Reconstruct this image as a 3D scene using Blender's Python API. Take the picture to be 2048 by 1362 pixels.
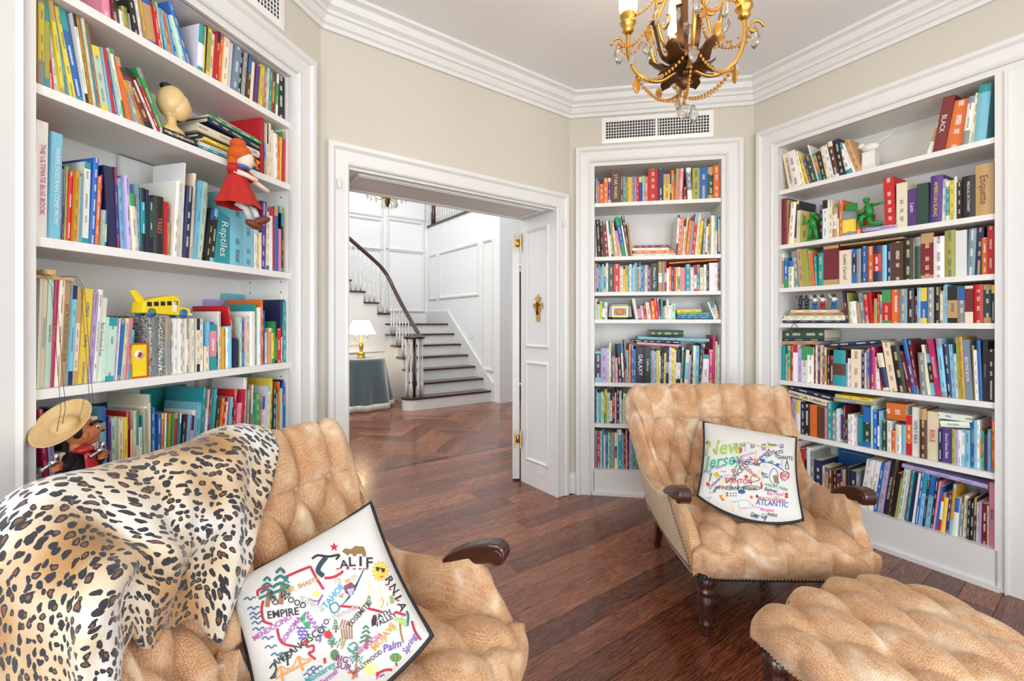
import bpy, math, random
from mathutils import Vector, Matrix, noise
from math import sin, cos, pi, radians, atan2, sqrt
R = random.Random(7)
for o in list(bpy.data.objects): bpy.data.objects.remove(o)
SC = bpy.context.scene
COL = SC.collection
# ---------------------------------------------------------------- camera
F, U0, V0, HC = 910.0, 1024.0, 648.0, 1.25        # focal length in pixels, principal column, horizon row, eye height
cam_d = bpy.data.cameras.new('camera'); cam = bpy.data.objects.new('camera', cam_d); COL.objects.link(cam)
cam_d.sensor_width = 36; cam_d.lens = 36*F/2048; cam_d.shift_y = -(681-V0)/2048; cam_d.clip_start = .05
cam.location = (0, 0, HC); cam.rotation_euler = (pi/2, 0, 0); SC.camera = cam
# ---------------------------------------------------------------- world, exposure, big lights
W = bpy.data.worlds.new('world'); SC.world = W; W.use_nodes = True
W.node_tree.nodes['Background'].inputs[0].default_value = (.80, .88, 1, 1)
W.node_tree.nodes['Background'].inputs[1].default_value = 1.0
SC.view_settings.view_transform = 'Standard'; SC.view_settings.look = 'None'
SC.view_settings.gamma = 1; SC.view_settings.use_curve_mapping = False; SC.view_settings.exposure = 0.34
cy = SC.cycles; cy.max_bounces = 5; cy.diffuse_bounces = 4; cy.glossy_bounces = 2; cy.transmission_bounces = 4; cy.transparent_max_bounces = 8; cy.caustics_reflective = False; cy.caustics_refractive = False; cy.adaptive_threshold = .08; cy.sample_clamp_indirect = 6
def area(name, loc, target, sx, sy, power, col):
    l = bpy.data.lights.new(name, 'AREA'); l.shape = 'RECTANGLE'; l.size = sx; l.size_y = sy; l.energy = power; l.color = col
    o = bpy.data.objects.new(name, l); COL.objects.link(o); o.location = loc
    o.rotation_euler = (Vector(target)-Vector(loc)).to_track_quat('-Z', 'Y').to_euler(); return o
area('window_daylight', (.5, -3.32, 1.45), (.5, 3, 2.7), 2.2, 2.3, 128, (.87, .94, 1))  # soft fill added at unseen windows behind the camera, aimed for even brightness
area('window_daylight', (-1.56, -1.05, 1.42), (3, .9, 1.4), 1.6, 2.2, 62, (.84, .92, 1))
area('window_daylight', (2.68, -.9, 1.45), (-3, 1.4, 2.4), 2.1, 2.2, 48, (.86, .93, 1))
# ---------------------------------------------------------------- frames of reference
def frame(o, ux, un):
    return Matrix(((ux[0], un[0], 0, o[0]), (ux[1], un[1], 0, o[1]), (0, 0, 1, 0), (0, 0, 0, 1)))
P_AB, P_BC, P_CD = (-.984, 2.339), (.4265, 3.375), (1.681, 3.161)
FA = frame(P_AB, (.2656, .9641), (-.9641, .2656))     # x runs to the picture's right along the wall, y into the wall
FB = frame(P_AB, (.806, .592), (-.592, .806))
FC = frame(P_BC, (.9857, -.1683), (.1683, .9857))
FD = frame(P_CD, (.5, -.866), (.866, .5))
def ray(u, v): return Vector(((u-U0)/F, 1, -(v-V0)/F))
def on_plane(u, v, M, d):
    """pixel -> local (x, z) on the plane y = d of frame M"""
    Mi = M.inverted(); c = Mi @ Vector((0, 0, HC)); r = Mi.to_3x3() @ ray(u, v)
    t = (d-c.y)/r.y; p = c+r*t; return p.x, p.z
def at(u, v, Y): return Vector(((u-U0)/F*Y, Y, HC-(v-V0)/F*Y))
def proj(p): return (U0+F*p[0]/p[1], V0-F*(p[2]-HC)/p[1])
# ---------------------------------------------------------------- colour and materials
def lin(c):
    if isinstance(c, str): c = [int(c[i:i+2], 16)/255 for i in (0, 2, 4)]
    return tuple(((x+.055)/1.055)**2.4 if x > .04045 else x/12.92 for x in c[:3])
MATS = {}
class NT:
    def __init__(s, name):
        m = bpy.data.materials.new(name); m.use_nodes = True; s.m = m; s.t = m.node_tree; s.b = s.t.nodes['Principled BSDF']; MATS[name] = m
    def n(s, typ, **kw):
        nd = s.t.nodes.new('ShaderNode'+typ)
        for k, v in kw.items():
            if k.startswith('i_'):
                nd.inputs[int(k[2:]) if k[2:].isdigit() else k[2:].replace('_', ' ')].default_value = v
            else: setattr(nd, k, v)
        return nd
    def l(s, a, b): s.t.links.new(a, b)
    def ramp(s, fac, stops, interp='LINEAR'):
        r = s.n('ValToRGB'); r.color_ramp.interpolation = interp; e = r.color_ramp.elements
        while len(e) > 1: e.remove(e[-1])
        e[0].position = stops[0][0]; e[0].color = (*lin(stops[0][1]), 1)
        for p, c in stops[1:]: x = e.new(p); x.color = (*lin(c), 1)
        s.l(fac, r.inputs[0]); return r.outputs[0]
    def math(s, op, a, b=None):
        m = s.n('Math', operation=op)
        for i, x in enumerate((a, b)):
            if x is None: continue
            if isinstance(x, (int, float)): m.inputs[i].default_value = x
            else: s.l(x, m.inputs[i])
        return m.outputs[0]
    def mix(s, f, a, b):
        m = s.n('Mix', data_type='RGBA')
        for i, x in ((0, f), (6, a), (7, b)):
            if isinstance(x, (int, float)): m.inputs[i].default_value = x
            elif isinstance(x, str): m.inputs[i].default_value = (*lin(x), 1)
            else: s.l(x, m.inputs[i])
        return m.outputs[2]
    def bump(s, h, strength, dist):
        b = s.n('Bump'); b.inputs['Strength'].default_value = strength; b.inputs['Distance'].default_value = dist
        s.l(h, b.inputs['Height']); s.l(b.outputs[0], s.b.inputs['Normal'])
def pm(name, col, rough=.5, metal=0, bump=None, emit=None, sheen=0, spec=.5, trans=0, coat=0):
    t = NT(name); b = t.b
    b.inputs['Base Color'].default_value = (*lin(col), 1); b.inputs['Roughness'].default_value = rough; b.inputs['Metallic'].default_value = metal
    b.inputs['Specular IOR Level'].default_value = spec; b.inputs['Transmission Weight'].default_value = trans; b.inputs['Coat Weight'].default_value = coat
    b.inputs['Sheen Weight'].default_value = sheen
    tc = t.n('TexCoord'); nz = t.n('TexNoise', i_Scale=bump[0] if bump else 25); t.l(tc.outputs['Object'], nz.inputs['Vector'])
    t.l(t.mix(t.math('MULTIPLY', nz.outputs[0], .10), col, tuple_dark(col)), b.inputs['Base Color'])
    if bump: t.bump(nz.outputs[0], bump[1], bump[2])
    if emit: b.inputs['Emission Color'].default_value = (*lin(emit[0]), 1); b.inputs['Emission Strength'].default_value = emit[1]
    return t.m
def tuple_dark(c):
    v = [int(c[i:i+2], 16) for i in (0, 2, 4)]; return ''.join('%02x' % int(x*.82) for x in v)
pm('trim', 'e4e3e0', .38); pm('shelf_paint', 'eeece7', .42); pm('wall_paint', 'd0c9bc', .75, bump=(220, .05, .001)); pm('ceiling_paint', 'efeeed', .8)
pm('hall_paint', 'f0f0ef', .5); pm('gold', 'cfa250', .34, 1, bump=(60, .2, .002)); pm('bronze', '6b4a2e', .42, .85, bump=(50, .3, .002))
pm('brass', 'b9954c', .25, 1); pm('antique_nail', '8d8060', .35, 1); pm('dark_wood', '3f1f16', .22, coat=.4, bump=(40, .1, .001)); pm('rail_wood', '3a211a', .28, coat=.3)
pm('black', '15161a', .6); pm('steel', 'b9bcc0', .22, 1); pm('vent_dark', '2a2825', .8); pm('page', 'e9dfc8', .8); pm('white_gloss', 'f2f0ec', .3)
pm('green_plastic', '1f8a3c', .38); pm('yellow_toy', 'f2d420', .35); pm('red_cloth', 'b9231b', .85); pm('skin', 'efd5c2', .6); pm('hair_orange', 'cf5a12', .8, bump=(120, .8, .004))
pm('puppet_skin', 'c9764a', .55); pm('straw', 'cfae78', .8, bump=(160, .8, .003)); pm('brown_leather', '6a3620', .5); pm('blue_toy', '2f6fae', .4); pm('red_toy', 'b8232a', .4)
pm('alabaster', 'e0be82', .3, bump=(20, .1, .002)); pm('velvet', '3f5052', .75, sheen=.9, bump=(30, .2, .003)); pm('fringe', 'd9d4c6', .9, sheen=.3); pm('lamp_shade', 'f6e7cf', .8, emit=('ffe3b0', 1.3))
pm('porcelain', 'f0ece2', .3); pm('lacquer', '2a150c', .25, coat=.6); pm('string', '3a3433', .8); pm('white_cotton', 'd6d3cd', .85, bump=(300, .1, .001)); pm('pewter', '5a5e60', .35, .8)
pm('bulb', 'fff3d8', .4, emit=('ffdf9c', 9)); pm('sleeve', 'fdeecb', .5, emit=('ffd890', 2.0)); pm('outlet', 'e9e7e2', .4)
def crystal(name, col, rough=.02):
    t = NT(name); t.b.inputs['Base Color'].default_value = (*lin(col), 1); t.b.inputs['Roughness'].default_value = rough
    t.b.inputs['Transmission Weight'].default_value = .85; t.b.inputs['IOR'].default_value = 1.5
    tc = t.n('TexCoord'); vz = t.n('TexVoronoi', i_Scale=60.); t.l(tc.outputs['Object'], vz.inputs['Vector']); t.bump(vz.outputs[0], .3, .002)
crystal('crystal', 'f4f1ea'); pm('amber', 'e59a2a', .15, spec=.8, trans=.35)
def glass():
    t = NT('window_glass'); tr = t.n('BsdfTransparent'); gl = t.n('BsdfGlossy', i_Roughness=.03); mx = t.n('MixShader'); mx.inputs[0].default_value = .06
    t.l(tr.outputs[0], mx.inputs[1]); t.l(gl.outputs[0], mx.inputs[2]); t.l(mx.outputs[0], t.t.nodes['Material Output'].inputs[0])
glass()
def wood_floor():
    t = NT('oak_plank'); tc = t.n('TexCoord'); oi = t.n('ObjectInfo'); mp = t.n('Mapping'); mp.inputs['Scale'].default_value = (1.2, 9, 1)
    add = t.n('VectorMath', operation='ADD'); cmb = t.n('CombineXYZ'); t.l(t.math('MULTIPLY', oi.outputs['Random'], 37), cmb.inputs[0]); t.l(t.math('MULTIPLY', oi.outputs['Random'], 91), cmb.inputs[1])
    t.l(tc.outputs['Object'], add.inputs[0]); t.l(cmb.outputs[0], add.inputs[1]); t.l(add.outputs[0], mp.inputs['Vector'])
    n1 = t.n('TexNoise', i_Scale=5., i_Detail=6., i_Distortion=1.2); t.l(mp.outputs[0], n1.inputs['Vector'])
    wv = t.n('TexWave', wave_type='BANDS', bands_direction='Y', i_Scale=3.2, i_Distortion=9., i_Detail=3.); wv.inputs['Detail Scale'].default_value = 2.5; t.l(mp.outputs[0], wv.inputs['Vector'])
    f = t.math('ADD', t.math('MULTIPLY', n1.outputs[0], .65), t.math('MULTIPLY', wv.outputs[0], .28))
    f = t.math('ADD', f, t.math('MULTIPLY', t.math('SUBTRACT', oi.outputs['Random'], .5), .36))
    c = t.ramp(f, [(.12, '42200f'), (.38, '643320'), (.6, '844b31'), (.85, 'a66a45')])
    t.l(c, t.b.inputs['Base Color']); t.b.inputs['Roughness'].default_value = .3
    t.l(t.math('ADD', t.math('MULTIPLY', wv.outputs[0], .12), .2), t.b.inputs['Roughness']); t.b.inputs['Coat Weight'].default_value = .25; t.b.inputs['Coat Roughness'].default_value = .12
    t.bump(wv.outputs[0], .12, .001)
wood_floor()
def fabric():
    t = NT('chenille'); tc = t.n('TexCoord'); uv = tc.outputs['Object']
    n1 = t.n('TexNoise', i_Scale=6., i_Detail=4., i_Distortion=.6); t.l(uv, n1.inputs['Vector'])
    n2 = t.n('TexNoise', i_Scale=26., i_Detail=3.); t.l(uv, n2.inputs['Vector'])
    vz = t.n('TexVoronoi', i_Scale=185., i_Randomness=.45); t.l(uv, vz.inputs['Vector'])
    wv = t.math('SUBTRACT', 1., t.math('MULTIPLY', vz.outputs['Distance'], 1.5))
    f = t.math('ADD', t.math('MULTIPLY', n1.outputs[0], .75), t.math('MULTIPLY', n2.outputs[0], .25))
    base = t.ramp(f, [(.36, 'ad7645'), (.47, 'bd8a5c'), (.55, 'ca9f76'), (.66, 'e4d0b6')])
    c = t.mix(t.math('MULTIPLY', t.math('MAXIMUM', wv, 0.), .5), base, 'eddcc4')
    t.l(c, t.b.inputs['Base Color']); t.b.inputs['Roughness'].default_value = .85; t.b.inputs['Sheen Weight'].default_value = .35; t.b.inputs['Specular IOR Level'].default_value = .15
    t.b.inputs['Sheen Tint'].default_value = (*lin('f5e3cc'), 1); t.bump(wv, .5, .0025)
fabric()
def outer_fabric():
    t = NT('ticking'); tc = t.n('TexCoord'); mp = t.n('Mapping'); mp.inputs['Scale'].default_value = (60, 60, 4); t.l(tc.outputs['Object'], mp.inputs['Vector'])
    n = t.n('TexNoise', i_Scale=1.5); t.l(mp.outputs[0], n.inputs['Vector'])
    t.l(t.ramp(n.outputs[0], [(.3, 'cdb693'), (.7, 'e2d2b6')]), t.b.inputs['Base Color']); t.b.inputs['Roughness'].default_value = .9; t.bump(n.outputs[0], .3, .001)
outer_fabric()
def leopard():
    t = NT('leopard_plush'); uv = t.n('UVMap').outputs[0]
    dn = t.n('TexNoise', i_Scale=34., i_Detail=2.); t.l(uv, dn.inputs['Vector'])
    mp = t.n('Mapping'); mp.inputs['Scale'].default_value = (42, 58, 1); t.l(uv, mp.inputs['Vector'])
    sub = t.n('VectorMath', operation='SUBTRACT'); t.l(dn.outputs['Color'], sub.inputs[0]); sub.inputs[1].default_value = (.5, .5, .5)
    sc = t.n('VectorMath', operation='SCALE'); t.l(sub.outputs[0], sc.inputs[0]); sc.inputs['Scale'].default_value = 1.3
    ad = t.n('VectorMath', operation='ADD'); t.l(mp.outputs[0], ad.inputs[0]); t.l(sc.outputs[0], ad.inputs[1])
    vz = t.n('TexVoronoi', feature='F1', i_Scale=1., i_Randomness=.85); vz.voronoi_dimensions = '2D'; t.l(ad.outputs[0], vz.inputs['Vector'])
    sep = t.n('SeparateColor'); t.l(vz.outputs['Color'], sep.inputs[0])
    rad = t.math('ADD', t.math('MULTIPLY', sep.outputs[0], .16), .27)
    spot = t.math('LESS_THAN', vz.outputs['Distance'], rad)
    core = t.math('MULTIPLY', t.math('LESS_THAN', vz.outputs['Distance'], t.math('MULTIPLY', rad, .5)), t.math('GREATER_THAN', sep.outputs[1], .62))
    big = t.n('TexNoise', i_Scale=3.2, i_Detail=2.); t.l(uv, big.inputs['Vector'])
    ground = t.ramp(big.outputs[0], [(.36, 'e4e1dc'), (.47, 'd6c2a4'), (.57, 'b1854f'), (.7, '80592b')])
    c = t.mix(spot, ground, '1d1d22'); c = t.mix(core, c, '74492c'); t.l(c, t.b.inputs['Base Color'])
    t.b.inputs['Roughness'].default_value = .75; t.b.inputs['Sheen Weight'].default_value = .5
    fz = t.n('TexNoise', i_Scale=260., i_Detail=2.); t.l(uv, fz.inputs['Vector']); t.bump(fz.outputs[0], .5, .004)
leopard()
def attr_mat(name, rough=.55, sheen=0):
    t = NT(name); a = t.n('Attribute', attribute_name='col'); t.l(a.outputs['Color'], t.b.inputs['Base Color']); t.b.inputs['Roughness'].default_value = rough; t.b.inputs['Sheen Weight'].default_value = sheen
    return t
attr_mat('thread', .6, .2); attr_mat('print', .5)
def cover():
    t = attr_mat('book_cover', .42); a = [n for n in t.t.nodes if n.type == 'ATTRIBUTE'][0]
    b = t.n('Attribute', attribute_name='tcol'); uv = t.n('UVMap').outputs[0]; sp = t.n('SeparateXYZ'); t.l(uv, sp.inputs[0])
    ln = t.n('TexNoise', i_Scale=1., i_Detail=1.); mp = t.n('Mapping'); mp.inputs['Scale'].default_value = (8, 800, 1); t.l(uv, mp.inputs['Vector']); t.l(mp.outputs[0], ln.inputs['Vector'])
    on = t.math('GREATER_THAN', ln.outputs[0], .5)
    u = sp.outputs[0]; band = t.math('LESS_THAN', t.math('ABSOLUTE', t.math('SUBTRACT', u, .5)), .15)
    blk = t.n('TexNoise', i_Scale=1., i_Detail=0.); mp2 = t.n('Mapping'); mp2.inputs['Scale'].default_value = (.05, 22, 1); t.l(uv, mp2.inputs['Vector']); t.l(mp2.outputs[0], blk.inputs['Vector'])
    f = t.math('MULTIPLY', t.math('MULTIPLY', on, band), t.math('GREATER_THAN', blk.outputs[0], .5))
    f = t.math('MULTIPLY', f, b.outputs['Alpha'])
    t.l(t.mix(f, a.outputs['Color'], b.outputs['Color']), t.b.inputs['Base Color'])
cover()
def marbled():
    t = NT('marbled_card'); tc = t.n('TexCoord'); n = t.n('TexNoise', i_Scale=190., i_Detail=3., i_Distortion=2.); t.l(tc.outputs['Object'], n.inputs['Vector'])
    t.l(t.ramp(n.outputs[0], [(.44, '24282a'), (.5, '5f6a58'), (.56, 'e4e4dc')]), t.b.inputs['Base Color'])
marbled()
# ---------------------------------------------------------------- mesh building
class MB:
    def __init__(s): s.v = []; s.f = []; s.c = []; s.uv = {}; s.sm = []
    def add(s, vs, fs, col=None, smooth=False, M=None):
        k = len(s.v)
        s.v += [(M @ Vector(p)) if M is not None else Vector(p) for p in vs]
        s.f += [tuple(i+k for i in f) for f in fs]; s.c += [col]*len(fs); s.sm += [smooth]*len(fs); return s
    def box(s, c, d, M=None, col=None):
        x, y, z = c; a, b, e = d[0]/2, d[1]/2, d[2]/2
        vs = [(x+i*a, y+j*b, z+k*e) for i in (-1, 1) for j in (-1, 1) for k in (-1, 1)]
        return s.add(vs, [(0, 1, 3, 2), (4, 6, 7, 5), (0, 4, 5, 1), (2, 3, 7, 6), (0, 2, 6, 4), (1, 5, 7, 3)], col, False, M)
    def b2(s, lo, hi, M=None, col=None): return s.box([(a+b)/2 for a, b in zip(lo, hi)], [b-a for a, b in zip(lo, hi)], M, col)
    def tube(s, pts, r, n=8, M=None, cap=True, col=None, closed=False, flat=None):
        pts = [Vector(p) for p in pts]; m = len(pts); rr = r if isinstance(r, (list, tuple)) else [r]*m; vs = []; up = None
        for i, p in enumerate(pts):
            a = pts[(i-1) % m] if (closed or i) else p; b = pts[(i+1) % m] if (closed or i < m-1) else p
            t = (b-a).normalized()
            if up is None: up = Vector((0, 0, 1)) if abs(t.z) < .9 else Vector((1, 0, 0))
            x = t.cross(up)
            if x.length < 1e-5: x = t.cross(Vector((.3, .8, .2)))
            x.normalize(); y = x.cross(t).normalized(); up = y
            for k in range(n):
                an = 2*pi*k/n; vs.append(p+x*cos(an)*rr[i]+y*sin(an)*rr[i]*(flat or 1))
        fs = [(i*n+k, i*n+(k+1) % n, ((i+1) % m)*n+(k+1) % n, ((i+1) % m)*n+k) for i in range(m if closed else m-1) for k in range(n)]
        if cap and not closed: fs += [tuple(range(n-1, -1, -1)), tuple(range((m-1)*n, m*n))]
        return s.add(vs, fs, col, True, M)
    def lathe(s, prof, n=16, c=(0, 0, 0), M=None, col=None, sq=None):
        vs = []
        for r, z in prof:
            for k in range(n):
                a = 2*pi*k/n+(pi/4 if n == 4 else 0); vs.append((c[0]+r*cos(a), c[1]+r*sin(a), c[2]+z))
        m = len(prof); fs = [(i*n+k, i*n+(k+1) % n, (i+1)*n+(k+1) % n, (i+1)*n+k) for i in range(m-1) for k in range(n)]
        fs += [tuple(range(n-1, -1, -1)), tuple(range((m-1)*n, m*n))]
        return s.add(vs, fs, col, n > 4, M)
    def ell(s, c, r, M=None, n=12, m=8, col=None, rot=None):
        vs = []; Rm = rot.to_matrix() if rot else None
        for i in range(m+1):
            th = pi*i/m
            for k in range(n):
                p = Vector((r[0]*sin(th)*cos(2*pi*k/n), r[1]*sin(th)*sin(2*pi*k/n), -r[2]*cos(th)))
                if Rm: p = Rm @ p
                vs.append(p+Vector(c))
        fs = [(i*n+k, i*n+(k+1) % n, (i+1)*n+(k+1) % n, (i+1)*n+k) for i in range(m) for k in range(n)]
        return s.add(vs, fs, col, True, M)
    def prism(s, poly, y0, y1, M=None, col=None, axis='y', smooth=False):
        n = len(poly); mk = {'y': lambda p, y: (p[0], y, p[1]), 'z': lambda p, y: (p[0], p[1], y), 'x': lambda p, y: (y, p[0], p[1])}[axis]
        return s.add([mk(p, y0) for p in poly]+[mk(p, y1) for p in poly], [tuple(range(n)), tuple(range(2*n-1, n-1, -1))]+[(i, n+i, n+(i+1) % n, (i+1) % n) for i in range(n)], col, smooth, M)
    def grid(s, fn, nu, nv, M=None, col=None, uvs=None, smooth=True, flip=False):
        k = len(s.f); vs = [fn(i/nu, j/nv) for i in range(nu+1) for j in range(nv+1)]
        fs = [(i*(nv+1)+j, (i+1)*(nv+1)+j, (i+1)*(nv+1)+j+1, i*(nv+1)+j+1) for i in range(nu) for j in range(nv)]
        if flip: fs = [f[::-1] for f in fs]
        s.add(vs, fs, col, smooth, M)
        if uvs:
            for q, f in enumerate(fs): s.uv[k+q] = [uvs(a//(nv+1)/nu, a % (nv+1)/nv) for a in f]
        return s
    def sweep(s, path, prof, N, M=None, closed=False, col=None):
        """mitred moulding: path in a plane of normal N, profile (offset to the left of travel, height along N)"""
        P = [Vector(p) for p in path]; N = Vector(N).normalized(); m = len(P); rows = []
        for i, p in enumerate(P):
            d1 = (p-P[i-1]).normalized() if (i or closed) else None; d2 = (P[(i+1) % m]-p).normalized() if (i < m-1 or closed) else None
            l1 = N.cross(d1) if d1 else None; l2 = N.cross(d2) if d2 else None
            if l1 and l2: b = (l1+l2); b = b/(1+l1.dot(l2))
            else: b = l1 or l2
            rows.append([p+b*a+N*h for a, h in prof])
        k = len(prof); vs = [q for r in rows for q in r]
        fs = [(i*k+j, i*k+(j+1) % k, ((i+1) % m)*k+(j+1) % k, ((i+1) % m)*k+j) for i in range(m if closed else m-1) for j in range(k)]
        if not closed: fs += [tuple(range(k)), tuple(range((m-1)*k+k-1, (m-1)*k-1, -1))]
        return s.add(vs, fs, col, False, M)
    def build(s, name, mat, parent=None, M=None, origin=None, bevel=None):
        me = bpy.data.meshes.new(name)
        vs = s.v
        if origin is not None: o0 = Vector(origin); vs = [p-o0 for p in vs]
        me.from_pydata([tuple(p) for p in vs], [], s.f); me.validate(clean_customdata=False)
        if any(s.sm) and len(me.polygons) == len(s.sm): me.polygons.foreach_set('use_smooth', s.sm)
        me.materials.append(MATS[mat])
        if any(c is not None for c in s.c) and len(me.polygons) == len(s.c):
            at_ = me.color_attributes.new('col', 'FLOAT_COLOR', 'CORNER'); buf = []
            for p, c in zip(me.polygons, s.c): buf += list((*(c or (1, 1, 1)), 1))*p.loop_total
            at_.data.foreach_set('color', buf)
        if s.uv:
            L = me.uv_layers.new(name='UVMap')
            for fi, uvl in s.uv.items():
                for li, q in zip(me.polygons[fi].loop_indices, uvl): L.data[li].uv = q
        ob = bpy.data.objects.new(name, me); COL.objects.link(ob)
        if M is not None: ob.matrix_world = M
        if origin is not None: ob.location = origin
        if parent is not None: ob.parent = parent
        if bevel:
            bv = ob.modifiers.new('edge', 'BEVEL'); bv.width = bevel; bv.segments = 2; bv.limit_method = 'ANGLE'
        return ob
def fix_normals(ob):
    import bmesh
    bm = bmesh.new(); bm.from_mesh(ob.data); bmesh.ops.recalc_face_normals(bm, faces=bm.faces); bm.to_mesh(ob.data); bm.free(); return ob
def tag(o, label=None, cat=None, group=None, kind=None):
    if label: o['label'] = label
    if cat: o['category'] = cat
    if group: o['group'] = group
    if kind: o['kind'] = kind
    return o
def thing(name, M, label, cat, group=None):
    o = bpy.data.objects.new(name, None); o.empty_display_size = .05; COL.objects.link(o); o.matrix_world = M if isinstance(M, Matrix) else Matrix.Translation(M)
    return tag(o, label, cat, group)
def struct(ob): ob['kind'] = 'structure'; return ob
def T(x, y=None, z=None):
    return Matrix.Translation(Vector(x) if y is None else (x, y, z))
def RZ(a): return Matrix.Rotation(a, 4, 'Z')
def RX(a): return Matrix.Rotation(a, 4, 'X')
def RY(a): return Matrix.Rotation(a, 4, 'Y')
TXT = {}
def text_geo(s, shear=0, bold=0):
    """flat glyph mesh of a string, centred, cap height 1"""
    key = (s, shear, bold)
    if key not in TXT:
        cu = bpy.data.curves.new('t', 'FONT'); cu.body = s; cu.size = 1; cu.resolution_u = 2; cu.shear = shear; cu.offset = bold; cu.align_x = 'CENTER'; cu.fill_mode = 'FRONT'
        ob = bpy.data.objects.new('t', cu); me = bpy.data.meshes.new_from_object(ob)
        vs = [v.co.copy() for v in me.vertices]; fs = [tuple(p.vertices) for p in me.polygons]
        bpy.data.objects.remove(ob); bpy.data.curves.remove(cu); bpy.data.meshes.remove(me)
        xs = [v.x for v in vs] or [0]; cx = (min(xs)+max(xs))/2; w = max(xs)-min(xs)
        TXT[key] = ([((v.x-cx)/.69, (v.y-.345)/.69) for v in vs], fs, w/.69)
    return TXT[key]
def crom(pts, n):
    """Catmull-Rom through points"""
    P = [Vector(p) for p in pts]; out = []
    for i in range(len(P)-1):
        a = P[i-1] if i else P[0]*2-P[1]; b = P[i]; c = P[i+1]; d = P[i+2] if i+2 < len(P) else c*2-b
        for k in range(n):
            t = k/n; out.append(.5*((2*b)+(c-a)*t+(2*a-5*b+4*c-d)*t*t+(3*b-a-3*c+d)*t**3))
    return out+[P[-1]]
# ================================================================= the room
CEIL = 2.92
PA = tuple((FA @ Vector((-1.75, 0, 0))).xy); PD = tuple((FD @ Vector((1.75, 0, 0))).xy)
ROOM = [PD, P_CD, P_BC, P_AB, PA, (-1.449, -2.4), (-.7, -3.2), (1.7, -3.2), (2.556, -2.4)]
def holed(mb, x0, x1, z1, hx0, hx1, hz0, hz1, th, M):
    """wall slab with one rectangular opening, room face at y = 0"""
    if hx0 > x0: mb.b2((x0, 0, 0), (hx0, th, z1), M)
    if hx1 < x1: mb.b2((hx1, 0, 0), (x1, th, z1), M)
    mb.b2((hx0, 0, hz1), (hx1, th, z1), M)
    if hz0 > 0: mb.b2((hx0, 0, 0), (hx1, th, hz0), M)
    return mb
LB = sqrt((P_BC[0]-P_AB[0])**2+(P_BC[1]-P_AB[1])**2); LC = sqrt((P_CD[0]-P_BC[0])**2+(P_CD[1]-P_BC[1])**2)
struct(holed(MB(), -1.75, 0, CEIL, -1.16, -.2, 0, 2.42, .1, FA).build('wall_left', 'wall_paint'))
struct(holed(MB(), 0, LB, CEIL, .125, 1.625, 0, 2.0905, .41, FB).build('wall_doorway', 'wall_paint'))
struct(holed(MB(), 0, LC, CEIL, .178, 1.066, 0, 2.42, .1, FC).build('wall_back', 'wall_paint'))
struct(holed(MB(), 0, 1.75, CEIL, .164, 1.75, 0, 2.425, .1, FD).build('wall_right', 'wall_paint'))
UNSEEN_WIN = {4: (.9, 2.6), 6: (.1, 2.3), 8: (.4, 2.6)}  # unseen windows added to let in light; low sills and rear depth serve it
wn = 0
for i in range(4, 9):
    p, q = Vector(ROOM[i]), Vector(ROOM[(i+1) % 9]); d = (q-p); L = d.length; d /= L
    M = frame(p, (d.x, d.y), (d.y, -d.x)); w = MB()
    if i in UNSEEN_WIN:
        a, b = UNSEEN_WIN[i]; holed(w, 0, L, CEIL, a, b, .25, 2.6, .1, M); wn += 1
        win = MB().sweep([(a, 0, .25), (a, 0, 2.6), (b, 0, 2.6), (b, 0, .25)], [(0, 0), (0, .02), (.09, .03), (.09, 0)], (0, -1, 0), M, True).build('window_%d' % wn, 'trim'); struct(win)
        n = max(2, round((b-a)/.42))
        for k in range(n):
            for r in range(3):
                xa, xb = a+(b-a)*k/n, a+(b-a)*(k+1)/n; za, zb = .25+2.35*r/3, .25+2.35*(r+1)/3
                MB().sweep([(xa, .05, za), (xa, .05, zb), (xb, .05, zb), (xb, .05, za)], [(-.02, -.02), (-.02, .02), (0, .02), (0, -.02)], (0, -1, 0), M, True).build('sash', 'trim', win)
                MB().b2((xa+.02, .048, za+.02), (xb-.02, .052, zb-.02), M).build('pane', 'window_glass', win)
    else: w.b2((0, 0, 0), (L, .1, CEIL), M)
    struct(w.build('wall_rear', 'wall_paint'))
cl = MB(); cl.prism([(x, y) for x, y in ROOM], CEIL, CEIL+.1, axis='z'); struct(cl.build('ceiling', 'ceiling_paint'))
cr = [(0, 2.768), (.016, 2.768), (.016, 2.79), (.03, 2.798), (.046, 2.826), (.058, 2.83), (.058, 2.848), (.082, 2.862), (.098, 2.892), (.112, 2.898), (.125, 2.902), (.125, CEIL), (0, CEIL)]
struct(MB().sweep([(x, y, 0) for x, y in ROOM], cr, (0, 0, 1), None, True).build('trim_1', 'trim'))
# ---- door casing, jambs, soffit
CAS = [(0, 0), (0, .016), (.008, .022), (.022, .018), (.07, .022), (.084, .036), (.104, .036), (.11, .03), (.11, 0)]
dfr = struct(MB().sweep([(.14, 0, 0), (.14, 0, 2.09), (1.61, 0, 2.09), (1.61, 0, 0)], CAS, (0, -1, 0), FB).build('trim_2', 'trim'))
MB().b2((1.61, .002, 0), (1.625, .409, 2.09), FB).build('jamb', 'trim', dfr); MB().b2((.125, .002, 0), (.14, .409, 2.09), FB).build('jamb', 'trim', dfr)
MB().b2((.14, .002, 2.075), (1.61, .409, 2.0903), FB).build('soffit', 'trim', dfr)
def frame_strip(x0, z0, x1, z1, M, N, prof=((-.014, 0), (-.014, .006), (0, .014), (.014, .006), (.014, 0))):
    return MB().sweep([(x0, 0, z0), (x0, 0, z1), (x1, 0, z1), (x1, 0, z0)], prof, N, M, True)
MJ = FB @ T(1.61, 0, 0) @ RZ(pi/2)
for z0, z1 in ((.2, .95), (1.08, 1.97)):
    frame_strip(.08, z0, .33, z1, MJ, (0, 1, 0)).build('panel_moulding', 'trim', dfr)
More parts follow.
